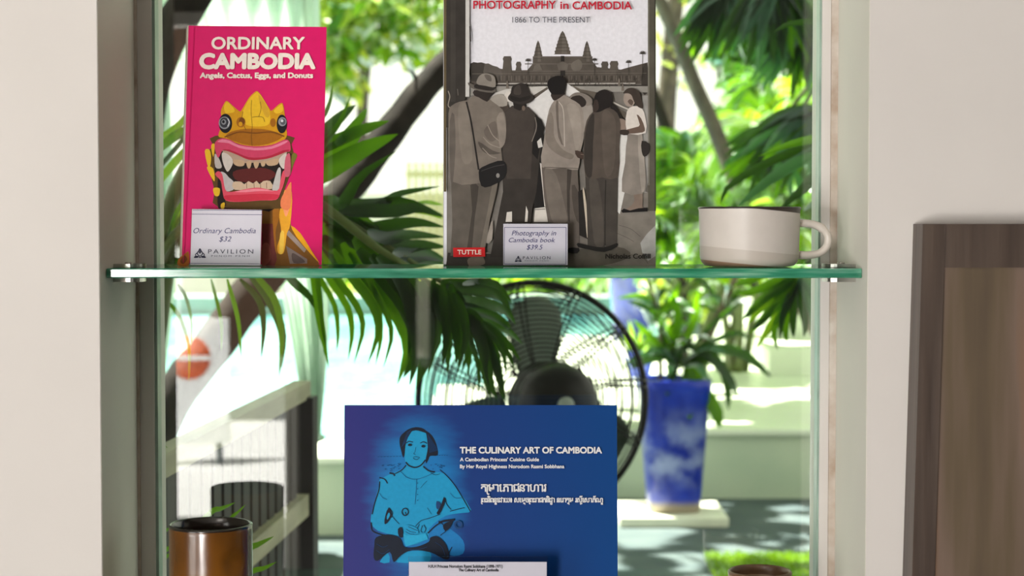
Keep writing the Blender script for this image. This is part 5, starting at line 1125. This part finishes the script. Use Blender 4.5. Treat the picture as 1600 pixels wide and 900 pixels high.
c3 = P(1000, 540, 11.6); c3.z = PW; h3 = .17
root = thing('potted_plant', 'small blue glazed pot on the pale deck between the fan and the tall blue pot', 'potted plant', c3)
square_pot(root, c3, .06, .085, h3, mat('sky_glaze', (60, 80, 190), .2, .3, 6, coat=.4)); MB().lathe([(.0001, h3 - .04), (.07, h3 - .04)], Matrix.Translation(c3), 20).build('soil', soil, root)
lv = MB()
for i in range(26):
    a = rg.uniform(0, 6.28); e = rg.uniform(.3, 1.3); d = Vector((math.cos(a) * math.cos(e), math.sin(a) * math.cos(e), math.sin(e))); l = rg.uniform(.15, .3); p0 = c3 + Vector((0, 0, h3 - .04)); lv.leaf([p0, p0 + d * l * .5, p0 + d * l], .03, (0, -.5, 1), 0, 5)
lv.build('leaves', L_lite, root)

# ---- palms at the right, just outside the pane
pr = P(1400, 500, 3.1); pr.z = 0
palm2 = thing('fan_palm', 'palm at the edge of the window beyond the mug, long dark leaves crossing low', 'palm', pr)
for k in range(3):
    MB().tube(spline([(pr.x + .04 * k, pr.y + .03 * (k % 2), 0), (pr.x + .05 * k - .02, pr.y, .7), (pr.x + .06 * k - .05, pr.y, 1.35)], 10), [.022 - .001 * i for i in range(10)], 8).build('stem', stemm, palm2)
b = MB(); Z4 = lambda L: [(1020 + x / 3.75, 210 + y / 3.75) for x, y in L]
b.tube(spline([Vector((pr.x - .04, pr.y, 1.3)), P(1360, 300, 3.05), P(1300, 240, 3.0)], 10), .006, 6, 1)
for L, wd, m in (([(1150, 20), (970, 60), (780, 120), (600, 205), (440, 310), (398, 405)], 13, 0), ([(1150, 60), (970, 96), (800, 190), (640, 300), (490, 430)], 19, 4), ([(1150, 180), (970, 240), (870, 330), (740, 440)], 17, 0), ([(1100, 350), (970, 390), (880, 450)], 10, 4), ([(1150, 0), (980, 20), (800, 60), (620, 130)], 12, 2)):
    pxleaf(b, Z4(L), wd, 3.05, 2.95, m, 12)
pxleaf(b, [(1330, 60), (1285, 36), (1235, 37), (1208, 51)], 9, 3.05, 3.0, 0)
b.tube(spline([Vector((pr.x - .02, pr.y, 1.3)), P(1340, 120, 3.05), P(1320, 50, 3.05)], 10), .005, 6, 1)
b.build('long_frond', PM + [L_blu], palm2)
b = MB(); Z8 = lambda L: [(1120 + x / 3.911, 430 + y / 3.911) for x, y in L]
b.tube(spline([Vector((pr.x, pr.y + .1, 1.25)), P(1340, 360, 3.6), P(1262, 410, 3.8)], 10), .006, 6, 1)
for L, wd, m in (([(470, -30), (380, 30), (250, 90), (112, 116)], 15, 2), ([(480, 0), (400, 70), (290, 140), (190, 210)], 15, 2), ([(480, 10), (400, 100), (270, 200), (188, 300)], 15, 3), ([(480, 20), (410, 130), (290, 260), (198, 360)], 15, 2), ([(485, 30), (420, 170), (320, 320), (242, 452)], 13, 3), ([(488, 40), (410, 200), (350, 340), (372, 458)], 11, 2), ([(490, 40), (430, 200), (420, 350), (430, 408)], 11, 2), ([(490, 40), (470, 200), (465, 320), (470, 380)], 11, 0), ([(500, 30), (520, 180), (540, 300), (530, 380)], 12, 0), ([(500, 20), (560, 140), (590, 260), (585, 420)], 14, 4), ([(500, 10), (580, 80), (620, 200), (625, 400)], 16, 4), ([(460, -50), (330, -30), (200, 30), (100, 60)], 14, 2), ([(440, 60), (330, 110), (230, 200), (160, 270)], 14, 0), ([(480, 40), (450, 140), (400, 260), (385, 400)], 12, 0), ([(440, 40), (340, 180), (280, 280), (210, 330)], 12, 0)):
    pxleaf(b, Z8(L), wd, 3.8, 3.75, m, 9)
for i in range(14):
    y0 = 470 + i * 17; pxleaf(b, [(1310, y0 - 40), (1283, y0 - 10), (1268, y0 + 26 + RND.uniform(-8, 8))], 11, 3.75, 3.7, RND.choice((0, 4)), 6)
b.build('fan_leaf', PM + [L_blu], palm2)

# ---- areca palms further back at the right
def areca(label, base, stems_, fr_n, H, L, mats, seed, spread=1.0, w=.045, leaflets=22):
    rg = random.Random(seed); root = thing('areca_palm', label, 'palm', base)
    for k in range(stems_):
        a = rg.uniform(0, 6.28); r0 = .12 * rg.random(); x, y = base.x + r0 * math.cos(a), base.y + r0 * math.sin(a); lx, ly = rg.uniform(-.25, .25) * spread, rg.uniform(-.15, .15); hh = H * rg.uniform(.6, 1.0)
        top = Vector((x + lx, y + ly, hh)); MB().tube(spline([(x, y, base.z), (x + lx * .4, y + ly * .4, base.z + (hh - base.z) * .5), top], 12), [.03 - .001 * i for i in range(12)], 8).build('stem', stemm, root)
        for j in range(fr_n):
            a = 2 * math.pi * j / fr_n + rg.uniform(-.4, .4); e = rg.uniform(.35, 1.1); d = Vector((math.cos(a) * math.cos(e) * spread, .5 * math.sin(a) * math.cos(e), math.sin(e))).normalized(); l = L * rg.uniform(.75, 1.1)
            b = MB(); frond(b, [top, top + d * l * .35, top + d * l * .72 + Vector((0, 0, -.10 * l)), top + d * l * .98 + Vector((0, 0, -.38 * l))], leaflets, l * .40, w, .55, 58, rg.choice((0, 0, 1, 2)), 3, .010, .2, rng=rg)
            b.build('frond', mats + [stemm], root)
Bq = lambda px, D, z=0.0: Vector((P(px, 500, D).x, D, z))
areca('bright areca palm clump on the deck beyond the mug', Bq(1150, 12.0, PW), 4, 7, 1.62, 1.25, [L_lite, L_pale, L_mid], 11)
areca('broad areca palm by the end of the deck, behind the fan palm', Bq(1275, 15.2, PW + .16), 4, 7, 2.0, 1.45, [L_mid, L_lite, L_lite], 12)
areca('loose areca palm nearer the large photography book, behind the thin trunk', Bq(1098, 16.9, PW - .02), 3, 6, 1.5, 1.1, [L_mid, L_yel, L_lite], 14)
areca('high areca palm with hanging fronds above the mug', Bq(1350, 8.95, PW), 2, 6, 2.75, .85, [L_mid, L_mid, L_lite], 15, w=.05)

# ---- slim trees at the right
def tree(name, label, pts, D, rads, bk_, crowns, lm, seed, size, z0=0.0):
    rg = random.Random(seed); q = [P(x, y, D) for x, y in pts]; base = Vector((q[0].x, D, z0))
    root = thing(name, label, 'tree', base)
    MB().tube(spline([base] + q[1:], 30), [rads[0] + (rads[1] - rads[0]) * i / 29 for i in range(30)], 10).build('trunk', bk_, root)
    b = MB()
    for c, r, n in crowns:
        b.tube(spline([q[-1], (q[-1] + Vector(c)) / 2 + Vector((0, 0, .1)), Vector(c)], 8), .02, 6, len(lm)); cluster(b, c, r, n, size, list(range(len(lm))), rg)
    b.build('crown', lm + [bk_], root); return root
V = lambda x, y, D: tuple(P(x, y, D))
tree('frangipani_tree', 'thin grey trunk slanting down behind the mug shelf, beside the photography book', [(1330, 640), (1172, 330), (1112, 190), (1085, 130), (1060, 66), (1030, 0), (975, -120)], 10.7, (.052, .040), bark, [(V(1010, -170, 10.7), (1.1, .42, .5), 120)], [L_lite, L_yel], 21, .22, PW)
tree('frangipani_tree', 'dark trunk low behind the edge of the photography book', [(1065, 640), (1062, 300), (1048, 225), (1022, 150), (990, 60), (970, -150)], 13.1, (.05, .04), bark_d, [(V(960, -200, 13.1), (.6, .4, .5), 60)], [L_lite, L_yel], 22, .2, PW - .02)
tree('broadleaf_tree', 'dense dark green tree with a straight trunk beyond the mug, leaves hanging from the top', [(1160, 600), (1158, 300), (1160, 180), (1165, 90), (1170, -60)], 18.6, (.14, .11), bark_d, [(V(1140, 25, 18.4), (.37, .5, .56), 420), (V(1205, 5, 18.4), (.5, .5, .37), 380), (V(1270, 70, 18.4), (.25, .5, .62), 260), (V(1160, 120, 18.5), (.2, .4, .47), 150), (V(1200, -120, 18.6), (1.4, .8, .6), 500)], [L_mid, L_lite, L_dark], 23, .2, PW)
tree('broadleaf_tree', 'sunlit yellow-green tree beyond the far garden wall, between the two upper books', [(560, 600), (565, 200), (575, 60), (580, -40)], 25.0, (.09, .07), bark, [(V(560, 15, 24.6), (.95, .8, .65), 400), (V(665, 30, 24.8), (.7, .8, .7), 260), (V(515, 40, 24.6), (.4, .7, .9), 240), (V(640, -60, 25), (1.8, 1, .8), 420), (V(535, 100, 24.4), (.4, .5, .45), 120)], [L_yel, L_yel, L_lite, L_mid], 24, .30)
tree('broadleaf_tree', 'pale overexposed tree beyond the garden wall near the thin trunk', [(1030, 600), (1040, 200), (1050, 60), (1060, -40)], 26.0, (.16, .12), bark, [(V(1065, -50, 26), (1.3, .9, .6), 120), (V(1045, 90, 26), (.35, .6, .5), 26)], [L_yel], 25, .30)
# shrubs between
def shrub(label, c, rad, n, size, lm, seed, z0):
    rg = random.Random(seed); c = Vector(c); root = thing('shrub', label, 'shrub', (c.x, c.y, z0))
    b = MB()
    for k in range(5): b.tube(spline([(c.x + .03 * k - .06, c.y, z0), (c.x + rg.uniform(-.4, .4) * rad[0], c.y + rg.uniform(-.3, .3) * rad[1], (z0 + c.z) / 2), (c.x + rg.uniform(-.7, .7) * rad[0], c.y + rg.uniform(-.6, .6) * rad[1], c.z)], 8), .012, 6)
    b.build('stem', bark, root); b = MB(); cluster(b, c, rad, n, size, list(range(len(lm))), rg); b.build('foliage', lm, root)
shrub('bright leafy shrub on the deck behind the tall blue pot', V(1075, 425, 13.95), (.36, .2, .42), 420, .17, [L_yel, L_lite, L_mid], 31, PW - .02)
shrub('dense green shrub beyond the deck steps, behind the fan palm', V(1215, 440, 20.2), (.75, .5, .6), 420, .2, [L_lite, L_mid, L_dark], 32, PW - .02)
shrub('mid-green shrub below the thin trunk, beyond the mug', V(1130, 370, 22.0), (.65, .5, .65), 240, .22, [L_lite, L_mid, L_pale], 33, 0)
shrub('yellow-green shrub at the foot of the garden wall, behind the drooping fronds', V(560, 455, 21.5), (.9, .4, .35), 260, .2, [L_yel, L_lite], 34, 0)
shrub('small hedge shrub against the garden wall above the pool, behind the fan', V(890, 440, 21.6), (1.1, .4, .45), 420, .2, [L_lite, L_mid], 35, 0)

# ---- shade tree over the terrace (dapples the floor)
rg = random.Random(41); bx = Vector((2.9, 7.2, 0))
sh = thing('shade_tree', 'spreading shade tree over the terrace, its crown above the view', 'tree', bx)
MB().tube(spline([bx, (2.85, 7.2, 1.5), (2.6, 7.2, 3.2), (2.0, 7.6, 4.6)], 20), [.16 - .004 * i for i in range(20)], 12).build('trunk', bark, sh)
b = MB()
for c, r, n in (((.2, 9.4, 5.2), (1.9, 2.4, .55), 330), ((1.9, 8.8, 5.0), (1.5, 2.2, .5), 220), ((-1.0, 7.6, 5.6), (1.2, 1.4, .4), 110), ((1.2, 12.5, 5.6), (2.2, 1.8, .5), 260)):
    b.tube(spline([(2.0, 7.6, 4.6), ((2.0 + c[0]) / 2, (7.6 + c[1]) / 2, 5.0), c], 8), .03, 6, 1); cluster(b, c, r, n, .5, 0, rg, asp=.5)
b.build('crown', [L_mid, bark], sh)

# ---- sunlit grass patch at the foot of the window
gx0, gx1 = PZ(1104, 880, 0).x, 1.24; gy0, gy1 = 5.95, PZ(1190, 873, 0).y
gb = MB().box((gx0, gy0, -.02), (gx1, gy1, .006), m=1)
for i in range(5200):
    x, y = rg.uniform(gx0, min(gx1, 1.9)), rg.uniform(gy0, gy1); a = rg.uniform(0, 6.28); l = rg.uniform(.015, .04); p = Vector((x, y, .004))
    gb.leaf([p, p + Vector((math.cos(a) * l * .3, math.sin(a) * l * .3, l * .7)), p + Vector((math.cos(a) * l * .8, math.sin(a) * l * .8, l))], .008, (math.sin(a), -math.cos(a), .2), 0, 3)
o = gb.build('grass', [lawn, mat('lawn_soil', (96, 120, 30), .9, .3, 30)]); o['kind'] = 'stuff'; tag(o, 'sunlit grass strip on the terrace', 'grass')
# terracotta post beyond the railing
tp_ = P(404, 790, 3.9); tp_.z = 0
o = MB().lathe([(.045, 0), (.05, .03), (.042, .06), (.042, .86), (.05, .88), (.05, .90), (.03, .91)], Matrix.Translation(tp_), 28).build('bollard', mat('terracotta', (196, 120, 104), .7, .15, 20), None, origin=tp_); tag(o, 'slim terracotta bollard beyond the dark railing', 'bollard')

# ------------------------------------------------------------------ the street side, seen mirrored in the pane
struct('road', MB().box((-12, -8.4, -.12), (8, -3.22, -.005)).box((-12, -14, -.12), (8, -8.4, -.005), 1), [mat('pale_paving', (240, 240, 244), .7, .04, 2), mat('asphalt', (96, 98, 100), .8, .15, 6)])
struct('wall_street', MB().box((-12, -14.2, 0), (-2.0, -14, 4.2)).box((-2.0, -14.2, 0), (8, -14, 4.2), 1), [mat('terracotta_render', (84, 56, 40), .8, .12, 2), white_w])
whitev = mat('white_paint', (236, 238, 242), .35, .03, 5); org = mat('orange_paint', (226, 96, 40), .4, .08, 9); darkv = mat('dark_glass_paint', (40, 52, 60), .15)
vx, vy = -4.25, -11.2
root = thing('van', 'white van with an orange lamp bar on the street behind the doorway', 'van', (vx, vy, 0))
MB().prism([(-1.6, .35), (1.6, .35), (1.65, 1.0), (1.3, 1.12), (.95, 1.85), (-1.55, 1.9), (-1.65, .6)], -.8, .8, 0, Matrix.Translation((vx, vy, 0))).build('body', whitev, root)
MB().box((vx - 1.2, vy + .8, 1.25), (vx + .5, vy + .815, 1.72), bev=.004).build('side_window', darkv, root)
MB().box((vx + .55, vy + .8, 1.22), (vx + 1.0, vy + .815, 1.6), bev=.004).build('side_window', darkv, root)
MB().box((vx + 1.36, vy + .8, .72), (vx + 1.56, vy + .83, .80), bev=.01).build('lamp_bar', org, root)
for x in (-1.0, 1.0):
    for y in (-.78, .66): MB().lathe([(.2, -.0), (.34, .0), (.34, .14), (.2, .14)], Matrix.Translation((vx + x, vy + y, .335)) @ Matrix.Rotation(-math.pi / 2, 4, 'X'), 28).build('wheel', darkv, root)
sbp = Vector((-1.80, -6.2, 0))
root = thing('street_sign', 'white street board with an orange patch standing outside the doorway', 'sign', sbp)
MB().box((sbp.x - .22, sbp.y - .02, .12), (sbp.x + .22, sbp.y + .02, .82), bev=.01).build('board', whitev, root)
MB().lathe([(.0001, 0), (.12, 0), (.12, .004)], Matrix.Translation((sbp.x, sbp.y + .02, .60)) @ Matrix.Rotation(-math.pi / 2, 4, 'X'), 24).build('orange_patch', org, root)
MB().box((sbp.x - .12, sbp.y + .024, .585), (sbp.x + .12, sbp.y + .027, .612)).build('white_stripe', whitev, root)
for x in (-.18, .15): MB().box((sbp.x + x, sbp.y - .015, 0), (sbp.x + x + .03, sbp.y + .015, .14)).build('leg', darkv, root)
rg = random.Random(50); c = Vector((-1.6, -12.9, 0)); root = thing('shrub', 'street shrub in front of the terracotta wall outside the doorway', 'shrub', c)
b = MB(); b.tube([c, c + Vector((0, 0, 1.2))], .04, 8); b.build('stem', bark, root); b = MB(); cluster(b, c + Vector((0, 0, 2.2)), (1.2, .6, 1.1), 420, .3, [0, 1], rg); b.build('foliage', [L_mid, L_lite], root)
# a lower palm filling the gap between the deck steps and the mug
areca('low dense areca palm right behind the mug, leaves fanning over the deck edge', Bq(1228, 13.2, PW), 3, 8, 1.3, .6, [L_mid, L_lite, L_yel], 61, w=.05)
areca('low areca palm between the thin trunk and the photography book', Bq(1062, 9.85, PW), 3, 8, 1.35, .8, [L_lite, L_pale, L_mid], 62, w=.045)
# tall fan palm at the window edge: dark fans hanging high beyond the mug
ph = P(1440, 500, 5.7); ph.z = 0
hp = thing('fan_palm', 'tall fan palm outside the window edge, dark leaf fans hanging high above the mug', 'palm', ph)
MB().tube(spline([ph, ph + Vector((-.05, 0, 1.2)), ph + Vector((-.02, 0, 2.5))], 14), [.06 - .001 * i for i in range(14)], 10).build('stem', stemm, hp)
rg = random.Random(77); htop = ph + Vector((-.02, 0, 2.4))
for (x, y, r, a0, a1, n, D) in ((1150, -30, 120, 40, 150, 16, 5.6), (1215, -40, 130, 50, 140, 15, 5.5), (1262, 30, 110, 70, 150, 13, 5.6), (1228, 205, 95, 60, 185, 14, 5.7), (1283, 170, 120, 85, 170, 12, 5.4), (1190, 232, 70, 70, 170, 10, 5.8)):
    b = MB(); c = P(x, y, D); b.tube(spline([htop if y < 100 else ph + Vector((-.03, 0, 1.9)), (htop + c) / 2 + Vector((0, 0, .12 if y < 100 else -.1)), c], 14), .007, 6, 5)
    for i in range(n):
        a = math.radians(a0 + (a1 - a0) * (i + .5) / n + rg.uniform(-3, 3)); l = r * rg.uniform(.8, 1.15)
        pxleaf(b, [(x, y), (x + .5 * l * math.cos(a), y + .45 * l * math.sin(a)), (x + l * math.cos(a), y + l * (.25 + .85 * math.sin(a)))], r * .17, D, D - .04, rg.choice((0, 0, 1, 2)), 7)
    b.build('fan_leaf', [L_dark, L_mid, L_blu, L_lite, L_pale, stemm], hp)
